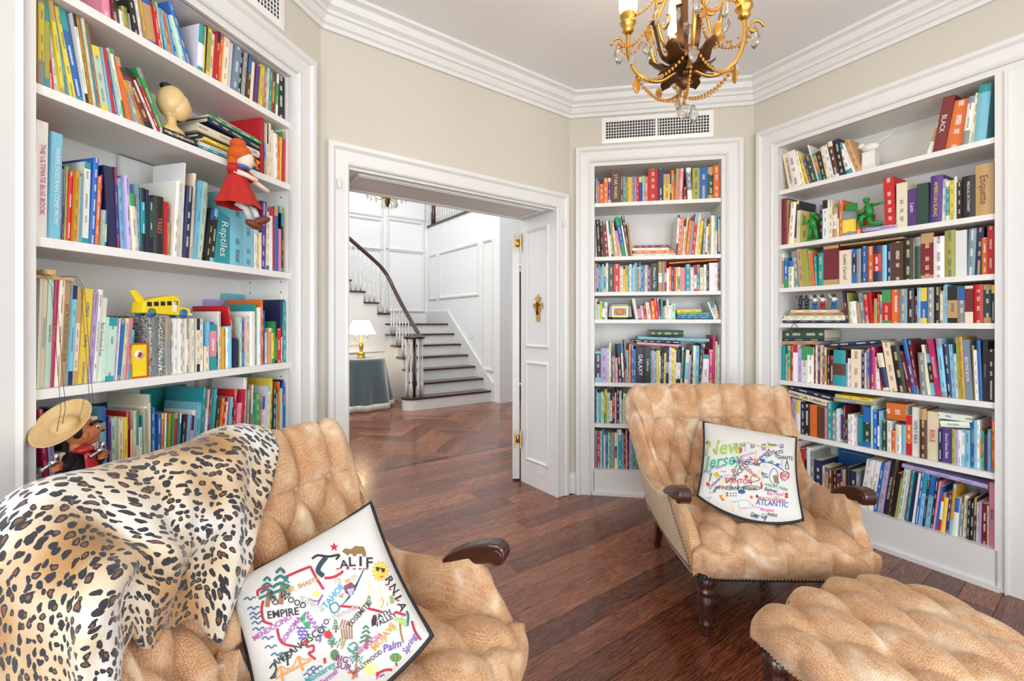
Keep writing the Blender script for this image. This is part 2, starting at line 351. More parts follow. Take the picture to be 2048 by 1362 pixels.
MB().sweep([(.22, .05, 2.074), (1.53, .05, 2.074), (1.53, .36, 2.074), (.22, .36, 2.074)], ((-.014, 0), (-.014, .006), (0, .014), (.014, .006), (.014, 0)), (0, 0, -1), FB, True).build('panel_moulding', 'trim', dfr)
for xx in (.085, 1.665):
    for z in (1.98,):
        MB().ell((xx, -.035, z), (.012, .008, .03), FB).build('rosette', 'trim', dfr)
# ---- door leaf, seen on edge
lf = struct(MB().b2((.004, 3.635, .012), (.06, 4.33, 2.075)).build('door_1', 'trim', bevel=.003))
for z in (1.895, .335):
    hg = MB(); hg.b2((.018, 3.628, z-.07), (.026, 3.636, z+.07)); hg.b2((.064, 3.60, z-.07), (.072, 3.615, z+.07)); hg.lathe([(.012, -.03), (.017, -.02), (.017, .02), (.012, .03)], 10, (.046, 3.625, z)); hg.b2((.02, 3.62, z-.012), (.07, 3.63, z+.012))
    hg.build('hinge', 'brass', lf)
ou = MB().b2((-.20, -.006, .115), (-.10, -.001, .185), FB @ T(1.61, 0, 0) @ RZ(-pi/2)).build('power_outlet', 'outlet', bevel=.002); tag(ou, 'white power outlet plate low on the doorway jamb', 'outlet')
cz = thing('wall_cross', FB @ T(1.61, .19, 1.37) @ RZ(-pi/2), 'small ornate gilt crucifix hung on the white doorway jamb', 'cross')
c1 = MB(); c1.b2((-.016, -.012, -.10), (.016, 0, .085)); c1.b2((-.05, -.013, .0), (.05, -.001, .038)); c1.b2((-.028, -.014, .06), (.028, -.002, .082)); c1.b2((-.026, -.014, -.03), (.026, -.002, -.005)); c1.build('cross_body', 'gold', cz)
c2 = MB(); c2.tube([(0, -.017, -.05), (0, -.018, .0), (0, -.017, .045)], .006, 6); c2.tube([(-.035, -.017, .026), (0, -.018, .014), (.035, -.017, .026)], .004, 6); c2.build('corpus', 'bronze', cz)
c3 = MB(); c3.tube([(0, -.006, .083), (0, -.006, .105)], .004, 6); c3.build('hook', 'gold', cz)
# ---- baseboards in the corners
BB = [(0, 0), (.018, 0), (.018, .12), (.012, .135), (.012, .15), (0, .155)]
def pw(M, x): v = M @ Vector((x, 0, 0)); return (v.x, v.y, 0)
for nm, a, c, b in (('baseboard_back', pw(FC, .05), (*P_BC, 0), pw(FB, 1.722)), ('baseboard_left', pw(FB, .03), (*P_AB, 0), pw(FA, -.04)), ('baseboard_right', pw(FD, .02), (*P_CD, 0), pw(FC, 1.2))):
    struct(MB().sweep([a, c, b], BB, (0, 0, 1)).build(nm, 'trim'))
# ---- vents
def vent(M, x0, x1, z0, z1, label, nx, nz):
    v = thing('air_vent', M @ T((x0+x1)/2, 0, z0), label, 'vent'); w, h = (x1-x0)/2, z1-z0
    MB().sweep([(-w+.03, 0, .025), (-w+.03, 0, h-.025), (w-.03, 0, h-.025), (w-.03, 0, .025)], [(0, 0), (0, .010), (.03, .005), (.03, 0)], (0, -1, 0), None, True).build('frame', 'white_gloss', v)
    MB().b2((-w+.03, -.002, .025), (w-.03, -.0005, h-.025)).build('duct', 'vent_dark', v)
    g = MB()
    for i in range(nx+1): x = -w+.03+(2*w-.06)*i/nx; g.b2((x-.0022, -.007, .025), (x+.0022, -.003, h-.025))
    g.b2((-.008, -.008, .025), (.008, -.003, h-.025)); g.build('upright_bars', 'white_gloss', v)['kind'] = 'stuff'
    g = MB()
    for i in range(nz+1): z = .025+(h-.05)*i/nz; g.b2((-w+.03, -.006, z-.002), (w-.03, -.002, z+.002))
    g.build('cross_bars', 'white_gloss', v)['kind'] = 'stuff'
x0, z0 = on_plane(1203, 291, FC, 0); x1, z1 = on_plane(1427, 222, FC, 0)
vent(FC, x0, x1, 2.575, 2.75, 'white air vent grille above the narrow middle bookcase', 38, 6)
x1, _ = on_plane(567, 60, FA, 0); vent(FA, x1-.75, x1, 2.60, 2.75, 'white air vent grille high above the bookcase left of the doorway', 38, 5)
# ---- floor: boards laid parallel to the doorway wall, herringbone in the hall
FLI = FB.inverted(); poly = [FLI @ Vector((x, y, 0)) for x, y in ROOM]
fl = struct(MB().b2((-5, -6, -.08), (9, 7.5, -.021), FB).build('floor', 'dark_wood'))
bcache = {}
def board(L, w, M):
    k = (round(L, 2), w)
    if k not in bcache:
        o = MB().b2((-k[0]/2+.0009, -w/2+.0009, -.02), (k[0]/2-.0009, w/2-.0009, 0)).build('plank', 'oak_plank', None); bcache[k] = o
    else:
        o = bcache[k].copy(); COL.objects.link(o)
    o.matrix_world = M; o.parent = fl; return o
wd = .122; dmin = min(p.y for p in poly); r = 0; d = 1.30-wd/2
while d > dmin-.05:
    if d > -.0:
        iv = (-1.2, 4.6) if d > .42 else (.1, 1.66)
    else:
        xs = []
        for i in range(len(poly)):
            a, b = poly[i], poly[(i+1) % len(poly)]
            if (a.y-d)*(b.y-d) < 0: xs.append(a.x+(b.x-a.x)*(d-a.y)/(b.y-a.y))
        iv = (min(xs)-.08, max(xs)+.08) if len(xs) >= 2 else None
    if iv:
        x = iv[0]; first = True
        while x < iv[1]-.02:
            L = R.choice((.9, 1.2, 1.5, 1.8))*(R.choice((.4, .7, 1)) if first else 1); first = False
            L = min(L, iv[1]-x); 
            if iv[1]-x-L < .25: L = iv[1]-x
            board(L, wd, FB @ T(x+L/2, d, 0)); x += L
    d -= wd
n_, w_ = 5, .115; Mh = FB @ T(1.5, 1.3, 0) @ RZ(radians(45))
cnt = 0
for k in range(-60, 60):
    for q in range(-8, 9):
        for hv in (0, 1):
            if hv == 0: c = (k+n_/2+2*n_*q, k+.5)
            else: c = (k+n_+.5+2*n_*q, k+1-n_/2)
            p = FLI @ (Mh @ Vector((c[0]*w_, c[1]*w_, 0)))
            if -.1 < p.x < 4.3 and 1.02 < p.y < 5.2 and not (p.x > 3.6 and p.y > 3.5):
                board(n_*w_, w_, Mh @ T(c[0]*w_, c[1]*w_, -.0005) @ RZ(pi/2 if hv else 0)); cnt += 1
struct(MB().b2((-1.2, 1.302, -.0195), (4.6, 1.36, .0002), FB).build('floor_border', 'dark_wood')).parent = fl
# ================================================================= built-in bookcases
DEP, TH = .30, .028
SHZ = {'A': (2.20, 1.908, 1.49, 1.07, .66, .187), 'C': (2.139, 1.744, 1.485, 1.283, .820, .517, .184), 'D': (2.133, 1.772, 1.487, 1.2545, .878, .543, .187)}
CASE = {'A': (FA, -1.15, -.204, 2.415), 'C': (FC, .1824, 1.0605, 2.408), 'D': (FD, .1692, 1.1797, 2.42)}
LBL = {'A': 'wide white built-in bookcase on the wall left of the doorway', 'C': 'narrow white built-in bookcase under the air vent', 'D': 'white built-in bookcase right of the far armchair'}
BC = {}
for key, (M, x0, x1, zt) in CASE.items():
    b = thing('bookcase', M @ T(x0, 0, 0), LBL[key], 'bookcase', 'built-in bookcases'); BC[key] = b; w = x1-x0; s = .028
    MB().b2((0, DEP, 0), (w, DEP+.015, zt)).build('back_panel', 'shelf_paint', b)
    for xx in (-.018, w): MB().b2((xx, .012, 0), (xx+.018, DEP+.015, zt)).build('side_panel', 'shelf_paint', b)
    MB().b2((-.018, .012, zt), (w+.018, DEP+.015, zt+.02)).build('top_panel', 'shelf_paint', b)
    zb = SHZ[key][-1]
    MB().b2((-.01, -.004, 0), (w+.01, .03, zb)).build('plinth', 'trim', b); MB().b2((0, .03, zb-.03), (w, DEP, zb)).build('bottom_shelf', 'shelf_paint', b)
    MB().b2((-.02, -.022, 0), (w+.02, -.004, .022)).build('shoe_moulding', 'trim', b)
    for z in SHZ[key][:-1]:
        MB().b2((.001, .008, z-TH), (w-.001, DEP, z)).build('shelf', 'shelf_paint', b, bevel=.0015)
    pins = MB()
    for i in range(int((zt-.25)/.05)):
        for yy in (.06, .24): pins.b2((w-.0006, yy-.003, .25+i*.05-.003), (w+.002, yy+.003, .25+i*.05+.003))
    pins.build('pin_holes', 'vent_dark', b)['kind'] = 'stuff'
    stile = [(0, -.015), (0, .004), (s, .004), (s, -.015)]
    if key == 'D':
        pth = [(0, 0, 0), (0, 0, zt), (.60, 0, zt), ]
        pth = [(0, 0, 0), (0, 0, zt), (w+.5, 0, zt)]
        MB().b2((w, -.004, 0), (w+.035, .03, zt)).build('stile', 'trim', b); MB().b2((w+.038, -.002, .0), (w+.57, .02, zt)).build('flush_panel', 'trim', b); MB().b2((w+.035, -.016, 0), (w+.043, .01, zt)).build('bead', 'trim', b)
    else: pth = [(0, 0, 0), (0, 0, zt), (w, 0, zt), (w, 0, 0)]
    MB().sweep(pth, stile, (0, -1, 0)).build('stile', 'trim', b)
    MB().sweep(pth, [(a+s, h) for a, h in CAS], (0, -1, 0)).build('casing', 'trim', b)
    pl = [(a+s-.003, h+.006 if h else h) for a, h in CAS]
    MB().sweep([(0, 0, 0), (0, 0, .15)], pl, (0, -1, 0)).build('plinth_block', 'trim', b)
    if key != 'D': MB().sweep([(w, 0, .15), (w, 0, 0)], pl, (0, -1, 0)).build('plinth_block', 'trim', b)
# ================================================================= books
CN = dict(r='c8242b', R='74202a', o='e2702a', y='ead04a', Y='c99a2c', c='e9dcbf', w='efece6', g='3a9a57', G='2a4a3c', t='2b9aa0', a='7fc2da', b='2a67b4', n='242c50', p='5a3a86', P='b5a6d2',
          k='e58ca0', m='c02668', s='8f9394', K='232022', B='5a3a28', T='c09a68', e='bfdcc4', l='a9ad4a', A='7d909c', N='1c2336', M='8a8f88')
CNAME = dict(r='red', R='maroon', o='orange', y='yellow', Y='golden', c='cream', w='white', g='green', G='dark green', t='teal', a='pale blue', b='blue', n='navy', p='purple', P='lavender',
             k='pink', m='magenta', s='grey', K='black', B='brown', T='tan', e='mint', l='olive', A='slate blue', N='blue-black', M='speckled')
RGB = {k: lin(v) for k, v in CN.items()}
DARK = set('rRgGtbnpmKBNosAk')
BOOKS = []      # dicts in shelf-local coordinates
def shelf(case, si, *segs):
    M, x0, x1, zt = CASE[case]; zs = SHZ[case][si]; d0 = .035; row = []
    for (ox, oy, sc, start, txt) in segs:
        cur = start
        for e in txt.split(';'):
            e = e.strip()
            if not e: continue
            title = tc = None
            if '=' in e: e, title = e.split('='); title, tc = title.rsplit(':', 1)
            k = e.split()
            P = lambda x, y, d=d0: on_plane(ox+x/sc, oy+y/sc, M, d)
            if k[0] == 'F':      # book lying flat: left x, top, bottom, right x, top, bottom
                xl, tl, bl, xr, tr, br = map(float, k[1:7]); a = P(xl, bl); b = P(xr, br); h = ((P(xl, tl)[1]-a[1])+(P(xr, tr)[1]-b[1]))/2
                row.append(dict(case=case, si=si, flat=True, x=a[0], z=max(a[1], zs+.0005), x2=b[0], z2=max(b[1], zs+.0005), h=max(h, .004), col=k[7], title=title, tc=tc, px=(xr-xl)*abs(bl-tl+br-tr)/2/sc/sc, u=ox+xl/sc)); continue
            if k[0] == 'B':      # book standing with its front cover to the room, further back
                xl, xr, tp = map(float, k[1:4]); a = P(xl, tp, .2); b = P(xr, tp, .2)
                row.append(dict(case=case, si=si, face=True, x=a[0], x2=b[0], z=zs, h=(a[1]+b[1])/2-zs, col=k[4], title=title, tc=tc, px=(xr-xl)*60/sc, u=ox+xl/sc)); continue
            if k[1] == '_': cur = float(k[0]); continue
            xr, tp = float(k[0]), float(k[1]); col = k[2]; ln = 0.; 
            for q in k[3:]:
                if q[0] == 'l': ln = float(q[1:])
            ub = (cur+xr)/2; a = on_plane_z(ox+cur/sc, zs, M, d0); b = on_plane_z(ox+xr/sc, zs, M, d0); mid = (a+b)/2
            tx, tz = P(ub+ln, tp); h = tz-zs; w = max(b-a, .004); tl = atan2(tx-mid, max(h, .03)) if ln else 0.
            L = max(h/cos(tl) if ln else h, .05); L = min(L, .37)
            row.append(dict(case=case, si=si, x=mid, w=w*cos(tl), z=zs, h=L, lean=tl, col=col, title=title, tc=tc, px=(xr-cur)*min(L/ max(h, .03), 1.2)*abs(proj_h(M, mid, zs, h))/sc, u=ox+cur/sc))
            cur = xr
    top = zt if si == 0 else SHZ[case][si-1]-TH
    for r_ in row:
        if not r_.get('flat') and not r_.get('face'):
            r_['h'] = min(r_['h'], (top-zs-.006-abs(sin(r_['lean']))*r_['w'])/max(cos(r_['lean']), .5))
            lim = .004
            hw = r_['w']/2/cos(r_['lean']); off = r_['h']*sin(r_['lean'])
            lo = min(r_['x']-hw, r_['x']-hw+off); hi = max(r_['x']+hw, r_['x']+hw+off)
            if lo < x0+lim: r_['x'] += x0+lim-lo
            elif hi > x1-lim: r_['x'] += x1-lim-hi
        else:
            r_['x'] = max(r_['x'], x0+.004); r_['x2'] = min(r_['x2'], x1-.004)
            if r_.get('face'): r_['h'] = min(r_['h'], top-zs-.006)
    row.sort(key=lambda q: q['u'])
    for i, r_ in enumerate(row): r_['n'] = i; r_['of'] = len(row)
    BOOKS.extend(row)
def on_plane_z(u, z, M, d):
    Mi = M.inverted(); c = Mi @ Vector((0, 0, HC)); r = Mi.to_3x3() @ ray(u, V0); return c.x+r.x*(d-c.y)/r.y
def proj_h(M, x, z, h):
    a = M @ Vector((x, .03, z)); return F*h/a.y
shelf('A', 0, (200, 0, 10.24, 90, "270 -150 k l-60;300 -150 R l-60;440 -100 B l-100;510 200 w l-40;620 140 l l-60;680 280 s l-40;800 0 K l-130;855 -100 w l-140;950 -100 T l-150;1010 -100 y l-150;1200 -60 T l-150;1260 0 r l-150;1340 40 c l-150;1370 150 n l-150;1430 170 a l-170;1520 210 o l-180;1580 260 a l-180;1650 300 b l-190;1760 340 e l-230;1870 60 b l-400;B 1640 1990 350 o"),
      (340, 20, 5.677, 300, "365 180 w l25;375 190 y l25;395 180 K l25;438 215 l l35;490 265 c l35;526 255 r l40;578 280 o l45;636 285 c l40;690 300 w l45;765 380 A l55;815 480 K l40;860 480 s l40;895 515 B l40;925 600 c l30;950 610 R l30;997 640 p l35;1030 630 y l30;1055 635 a l25;1080 650 o l20;1110 660 e l20;1140 680 t l20;1165 690 g l20;1190 700 o l20;1218 712 g l20;1290 712 w l20;1368 775 K"))
shelf('A', 1, (60, 0, 6.4875, 62, "105 -80 m;185 -60 y;250 20 l;338 -60 r l-60;385 220 w l-100;440 -40 y l-170;470 -40 y l-170;545 250 a l-120;630 -60 y l-240;720 -60 b l-280;765 -60 w l-220;830 -60 Y l-240;860 170 c l-180;905 320 t l-160;950 300 o l-170"),
      (180, 100, 7.168, 189, "305 -60 e l-150;345 -40 a l-140;385 -30 r l-150;430 50 b l-170;475 60 e l-150;540 -20 w l-190;620 95 o l-190;705 450 s l-130;790 450 Y l-250;930 280 R l-370;1010 440 w l-330=BIRDS:r;1060 400 r l-330;1130 260 g l-380"),
      (0, 0, 3.2, 0, "F 1035 815 850 1262 900 938 K=earth zooom:w"),
      (380, 210, 8.014, 1145, "F 115 620 665 1130 1005 1050 t;F 110 545 620 1110 950 1005 w;F 220 505 560 1100 915 950 y;F 160 420 500 1105 880 915 K;F 100 275 400 1098 740 850 c=FUN WITH HIEROGLYPHS:B;F 270 200 270 1090 640 730 n;F 300 150 200 1140 580 640 g;F 480 200 250 1090 540 590 k;1190 205 r;1215 280 b;1240 300 c;1265 300 w;1310 300 c;1340 400 c;1400 460 w;1430 500 o l15;1450 520 y l15;1470 540 t l15;1495 440 g;1525 430 T;1565 520 r l15;1610 545 b"))
shelf('A', 2, (60, 200, 4.5375, 50, "160 190 w l15=THE ULTIMATE BUG BOOK:m;262 300 a l30=WHERE DOES RAIN COME FROM?:w;300 620 s l30;318 600 p l25;335 600 l l25;375 650 r l30;415 645 Y l30;430 690 c l25;455 690 w l25;485 670 a l25;545 565 w l25;590 530 b l40;620 695 o l30;640 680 m l30;662 1000 e l10;683 1000 e l10;705 1000 e l10;B 240 420 215 o"),
      (200, 300, 6.19, 105, "215 200 n l-50;240 210 p l-40;275 430 b l-35;330 350 a l-45;390 320 P l-40;460 540 c l-50;480 570 w l-40;520 420 a l-20;570 470 t l-10;610 490 n;660 580 G;785 575 K=TREES:o;855 640 r l15;890 900 T;945 400 w l50;985 380 w l50;1010 160 w l55=SPACE:n;1085 450 n l55;1115 450 t l55;1150 290 c l55;B 440 1050 150 w"),
      (370, 300, 5.448, 85, "125 340 a l75;165 355 e l70;205 450 w l70;250 640 K l70;300 650 K l55;480 720 t l30=Reptiles:w;620 460 a;745 490 a;770 590 w;790 720 w;815 790 y;828 900 w;880 560 p l15;912 620 c l10;950 620 w;972 640 r;1012 620 b;1040 860 k;1062 690 K;1105 690 g;1130 700 y;1150 650 Y;1190 650 a"))
shelf('A', 3, (60, 530, 5.2385, 55, "90 135 w l40;145 140 c l40=STORYBOOK DICTIONARY:b;205 150 e l45=WORD BOOK:G;250 155 m l60=Busy, Busy Town:y;310 160 c l60;390 165 T l60=BEST PICTURE DICTIONARY EVER:B;440 215 a l60;490 215 c l60;590 250 y l70;640 285 P l70;690 260 w l75;770 345 w l65=Best Storybook Ever:B;860 550 e l50;880 560 P l45;900 560 w l45;940 570 b l50;960 570 y l50;1000 560 c l55;1020 560 k l55;1060 680 t l30"),
      (260, 570, 7.171, 262, "310 440 M;350 460 M;390 460 M;430 460 M;510 460 M;545 470 M;585 470 M;650 480 w;690 480 w;750 480 w;790 480 w;815 480 c;870 480 w;910 480 w;940 480 c;990 480 c;1050 480 w;1065 890 T;1110 880 c;1140 530 a;1219 530 w"),
      (400, 570, 7.565, 152, "255 600 k;290 860 K;340 400 w;390 650 Y;425 640 w;460 620 a;500 660 a;545 800 n;580 830 K;615 320 r l-150;650 480 e;680 500 b;700 500 k;745 470 c;835 400 w;870 290 t;905 340 w;940 220 o;1005 385 b;1030 720 w;1065 660 T;1085 650 c;1125 650 y;1150 550 g;1215 655 r;1240 790 w;1280 250 t;1310 150 w;1375 230 n=TANK ENGINE:w;B 60 330 390 t;B 300 840 230 P;B 560 1260 150 a=ALL ABOARD FOR FUN!:n"))
shelf('A', 4, (60, 800, 7.565, 80, "250 1040 s l-110;330 140 m l-150;420 300 P l-80;520 800 c;700 600 K;820 150 G;900 150 t;1010 250 c l-60;1090 250 c l-60;1190 110 a l-40;1230 250 p l-20;1330 260 e;1400 270 c;1460 260 y;1513 450 r;B 350 900 140 t;B 1000 1500 70 n"),
      (200, 770, 8.51, 470, "530 460 r;570 760 K;610 435 c;655 440 c;720 720 w;750 520 t;770 400 c;820 360 w;850 160 c;870 520 r;930 380 b;950 620 e;1010 480 b l30;1050 480 o l30;1075 500 T l30;1095 480 w l35;1120 620 g l35;1140 490 o l40;1160 500 n l45;1190 490 y l50;1215 480 g l50;1270 470 r l65;1300 470 t l70;1330 470 T l70;1385 500 n l80;1420 510 R l80;1470 520 a l85;1520 520 P l85;1570 430 w l90;1660 300 a l100;1700 50 t l100;B 1000 1700 40 t;B 530 840 160 c=THE BOOK:r"),
      (390, 740, 8.514, 85, "110 300 a l100;140 660 w l90;160 330 c l110;200 330 m l130;240 320 t l120;290 430 w l120;330 480 G l110;380 480 o l130;440 600 r l110;470 540 c l100;510 470 m l100;550 460 a l100;600 560 K l80;650 330 r l80;720 560 k l80;790 330 m l60;850 130 w l60;880 510 s l45;930 340 s l40;960 250 T l40;1000 500 t l30;1060 400 g l20;1130 430 T l20;1180 450 w l50;1230 270 w l50;1270 140 y l45;1310 280 G l20;1360 300 G l10;1385 400 b;1410 400 w;1440 200 o l20;1500 310 e l20;1550 330 e l15;1585 200 b l10;1620 150 n;B 300 880 130 w;B 950 1300 100 a"))
shelf('A', 5, (60, 1280, 9.63, 60, "150 400 K;210 380 s;330 380 l;420 330 Y;520 280 r;640 260 B;790 210 n;860 400 l;1000 300 K;1200 280 b;1400 300 r;1600 260 G;1800 300 w"))
shelf('C', 0, (1180, 320, 14.63, 120, "165 540 R;220 560 s;275 550 k;400 545 o;530 540 o;610 530 p;895 300 B=STAR WARS:c;965 490 B;1030 470 t;1060 465 l;1110 500 T;1235 500 y;1300 470 s;1360 490 P;1430 490 r;1530 490 p;1600 465 a;1700 480 o;1990 260 r"),
      (1310, 320, 14.63, 95, "245 250 n;440 410 y;475 400 e;560 290 o;590 400 o;700 250 T l30;810 240 k l40;945 800 R;1090 240 s l-45;1300 240 l;1540 215 b;1750 195 G;1930 150 o"))
shelf('C', 1, (1180, 420, 13.62, 110, "200 280 s;310 270 K l-50;370 300 K l-40;420 300 r l-60;515 310 R l-80;580 300 w l-90;640 290 c l-100;700 280 l l-110;755 350 w l-110;820 560 k l-90;880 560 c l-90;990 200 b l-210;1035 200 w l-190;1110 160 B l-180;1170 360 T l-110;F 960 1190 1262 2330 1175 1235 w;F 1190 1105 1190 2300 1095 1172 o;F 1150 1035 1105 2150 1015 1095 w;F 1190 970 1035 2200 950 1015 R"),
      (1310, 420, 13.62, 560, "610 130 w l70;690 190 o l70;740 200 k l60;790 450 c l50;830 180 y l90;910 280 o l100;990 310 s l90;1075 80 r l120;1150 110 c l110;1245 290 y l110;1290 250 K l90;1360 240 s l50;1410 380 w l40;1480 370 A l20;1520 200 T l20;1600 150 w l10;1640 150 c l10;1690 170 w l15;1730 180 s l15;1765 180 c;1805 180 R"))
shelf('C', 2, (1180, 510, 14.63, 115, "145 245 k;200 245 s;250 245 P;300 270 t;355 340 P;410 265 a;465 340 t;535 230 w;700 265 G;870 260 r;960 340 c;1030 410 y;1110 310 y;1150 330 t;1225 270 w;1270 360 a;1310 280 e;1380 225 a;1450 345 T;1480 225 w;1560 320 b;1600 340 a;1680 305 c;1760 320 p;1780 370 m;1995 245 G=Winter's Tale:w"),
      (1310, 510, 14.63, 102, "215 190 w;280 190 s;340 180 c;410 390 w;480 330 o;545 350 p;610 350 r;665 360 y;735 350 g;890 360 k;1030 270 t;1060 360 w;1130 350 w;1220 300 w;1320 280 t;1430 360 c;1500 280 w;1580 290 K;1750 230 w;1830 230 w;1880 240 B;1945 235 c;F 410 215 262 1850 105 160 o"))
shelf('C', 3, (1180, 590, 7.585, 65, "105 55 w;150 100 e;185 95 y;220 100 w;265 110 w;690 _;740 60 w l-60;790 165 k l-35;830 165 w l-30;870 165 r l-30;930 115 w l-35;1000 90 o l-20;1040 50 r l-35;1070 50 m l-30;1100 60 t;1130 170 T;1160 160 c;1195 70 w;1235 150 w;1300 130 e;F 1320 325 358 1860 325 358 b;F 1330 295 325 1855 290 325 g;F 1325 270 295 1830 262 290 t;F 1315 225 270 1690 215 262 y;1880 _;1905 110 w l-100;1945 100 c l-90;1970 90 c l-80;1990 85 w l-70"))
shelf('C', 4, (1180, 655, 11.35, 100, "245 540 n;390 470 P;430 460 w;475 340 w;505 540 R;580 640 s l-15;640 690 k l-20;740 380 K l-50;775 400 w l-50;800 420 r l-50;835 290 K l-30;880 510 a l-15;920 380 o;945 370 r;985 380 b;1035 490 b;1250 440 N=GALAXY:w;1370 440 K=California:w;1410 520 t;1450 510 k;1510 540 a;1560 520 y;F 1060 325 375 2016 380 440 k;F 950 265 325 2050 310 375 K;F 1090 205 265 2715 255 325 a;F 1360 55 205 2115 65 215 G=Winter's Tale:w"),
      (1310, 655, 11.35, 85, "115 520 c;140 600 w;195 580 n l10;245 580 y l20;310 490 P l20;370 450 w l15;440 470 y l10;475 510 w l10;575 510 w l20;610 450 t l40;660 560 G l25;740 510 a l45;800 620 P l30;850 560 K l20;910 410 c l25;985 410 a l25;1045 370 n l60;1075 380 R l60;1210 620 w l20;1300 500 m l15;1360 180 m l20;1410 320 c l10;1470 390 e;1510 560 a"))
shelf('C', 5, (1180, 770, 7.785, 70, "85 70 n;110 60 t;130 120 w;170 120 a;215 110 e;235 70 y;265 65 l;310 120 e;345 140 w;385 110 r;410 120 w;455 70 n;490 90 w;515 120 e;560 130 e;590 150 s;620 150 b;680 140 P;760 150 w;840 120 a"))
shelf('C', 6, (1180, 770, 7.785, 68, "95 700 s;110 730 k;155 720 m;185 720 e;215 690 t;240 695 w;280 750 b;305 740 e;330 740 t;350 750 a;385 740 T;420 740 p;440 700 w;490 690 t;525 750 a;555 780 R;580 700 k;610 880 K;660 780 P;705 700 t;735 780 w;800 780 b;840 760 k;900 780 a;960 760 b"))
shelf('D', 0, (1550, 260, 8.904, 185, "320 440 c l-120=THE THORN BIRDS:B;480 400 w l-120;530 400 c l-130;615 460 y l-150;665 480 p l-140;760 480 G l-130;780 270 w l-190;855 430 T l-140;930 400 K l-130;990 310 c l-130;1070 280 w l-140;1155 220 B l-130;1260 180 K l-120;1400 270 w l-210;1440 250 w l-210;1530 190 T l-220"),
      (1840, 150, 8.5125, 90, "210 620 T l270;415 370 R l190=BLACK:w;720 420 o l140;830 370 w l120;915 300 c l120;1130 170 a l100"))
shelf('D', 1, (1550, 380, 8.904, 65, "160 170 R;230 180 T;245 510 o l30;330 220 w l45;370 190 K l50;435 360 c l20;590 400 l l15;795 _;850 260 n;940 180 w;1010 190 c;1090 310 w;1130 510 c;1200 180 o;1440 350 y;1530 390 o l40;F 1560 690 745 2180 600 690 P"),
      (1750, 320, 8.192, 165, "345 290 r l-40;525 370 c;690 470 p=Latin:w;880 380 G;1085 250 p l25=AMERICAN SLANG:y;1160 310 w;1230 340 t;1305 330 y;1345 275 w;1430 370 K;1655 260 K=MEDICAL DICTIONARY:w;1955 70 T=Etiquette:B"))
shelf('D', 2, (1550, 470, 8.904, 55, "80 340 w;160 420 T;235 410 b;330 460 c;440 280 A l-50;525 250 T l-60;630 250 l l-60;655 280 c l-50;720 320 o l-50;755 370 t l-25;855 320 t;1130 185 R;1365 265 c=Lewis Carroll:K;1450 260 n;1530 245 s;1565 250 K;1635 200 b;1755 200 o;1895 195 r;1985 180 a;F 1150 165 197 2275 30 62 T"),
      (1770, 440, 8.904, 20, "120 420 n;325 380 B;495 320 K;520 320 T;625 300 G;860 230 R;1050 290 w;1250 180 l;1455 180 w;1590 150 A l40;1720 130 n l40;1820 310 o;1945 105 r"))
shelf('D', 3, (1550, 570, 8.904, 1255, "F 65 630 668 1245 630 668 n;F 80 598 630 1240 598 630 w;F 150 545 598 1240 545 598 c;F 230 490 545 1190 488 545 T;F 270 448 490 1110 440 488 c;1310 100 R l-80;1345 140 l l-40;1405 300 w l-30;1460 290 w l-30;1530 320 T l-40;1615 150 A l-60;1680 170 r l-45;1750 120 r l-45;1820 240 l;1860 160 r;1915 170 A"),
      (1770, 555, 8.904, -45, "110 220 r;265 215 o;405 205 A;525 195 K;580 330 R;640 180 a;755 180 b;865 175 s;990 170 K;1035 235 c;1060 150 w;1120 125 a;1300 155 T;1420 160 s;1570 145 R;1750 120 r;1890 120 G;1945 130 K"))
shelf('D', 4, (1550, 655, 8.904, 60, "120 320 t;165 440 w;215 470 c;270 320 g;325 320 r;410 300 w;475 370 P;580 340 w;690 350 w;735 310 R;760 310 w;800 310 R;860 310 c;890 340 p;920 350 Y;970 400 K;1040 500 B;1260 400 B;1290 630 a;1360 550 w;1540 390 c;1595 440 n;1620 450 w;1660 400 P;1690 370 b;1770 350 m;1810 520 k;1880 730 w l-20;1930 500 R l-50;2045 460 n l-120;F 60 238 302 750 242 302 T;F 60 192 238 870 196 242 n;F 60 50 192 870 45 196 G;F 890 285 355 1900 218 290 n"),
      (1770, 660, 8.787, 90, "230 220 c l-140;390 280 K l-140;480 380 R l-170;560 160 p l-190;610 180 R l-160;745 400 s l-50;805 260 c l-120;895 420 K l-110;1000 160 m l-150=DRAGONOLOGY:w;1100 150 a l-110;1180 250 n l-80;1245 250 a l-70;1305 420 w l-50;1350 120 l l-60;1410 120 Y l-60;1550 170 A l-70=BEDTIME BOOK:w;1595 270 T l-40;1655 350 w l-40;1720 180 b l-50;1810 190 K=PIRATOLOGY:s;1925 340 K"))
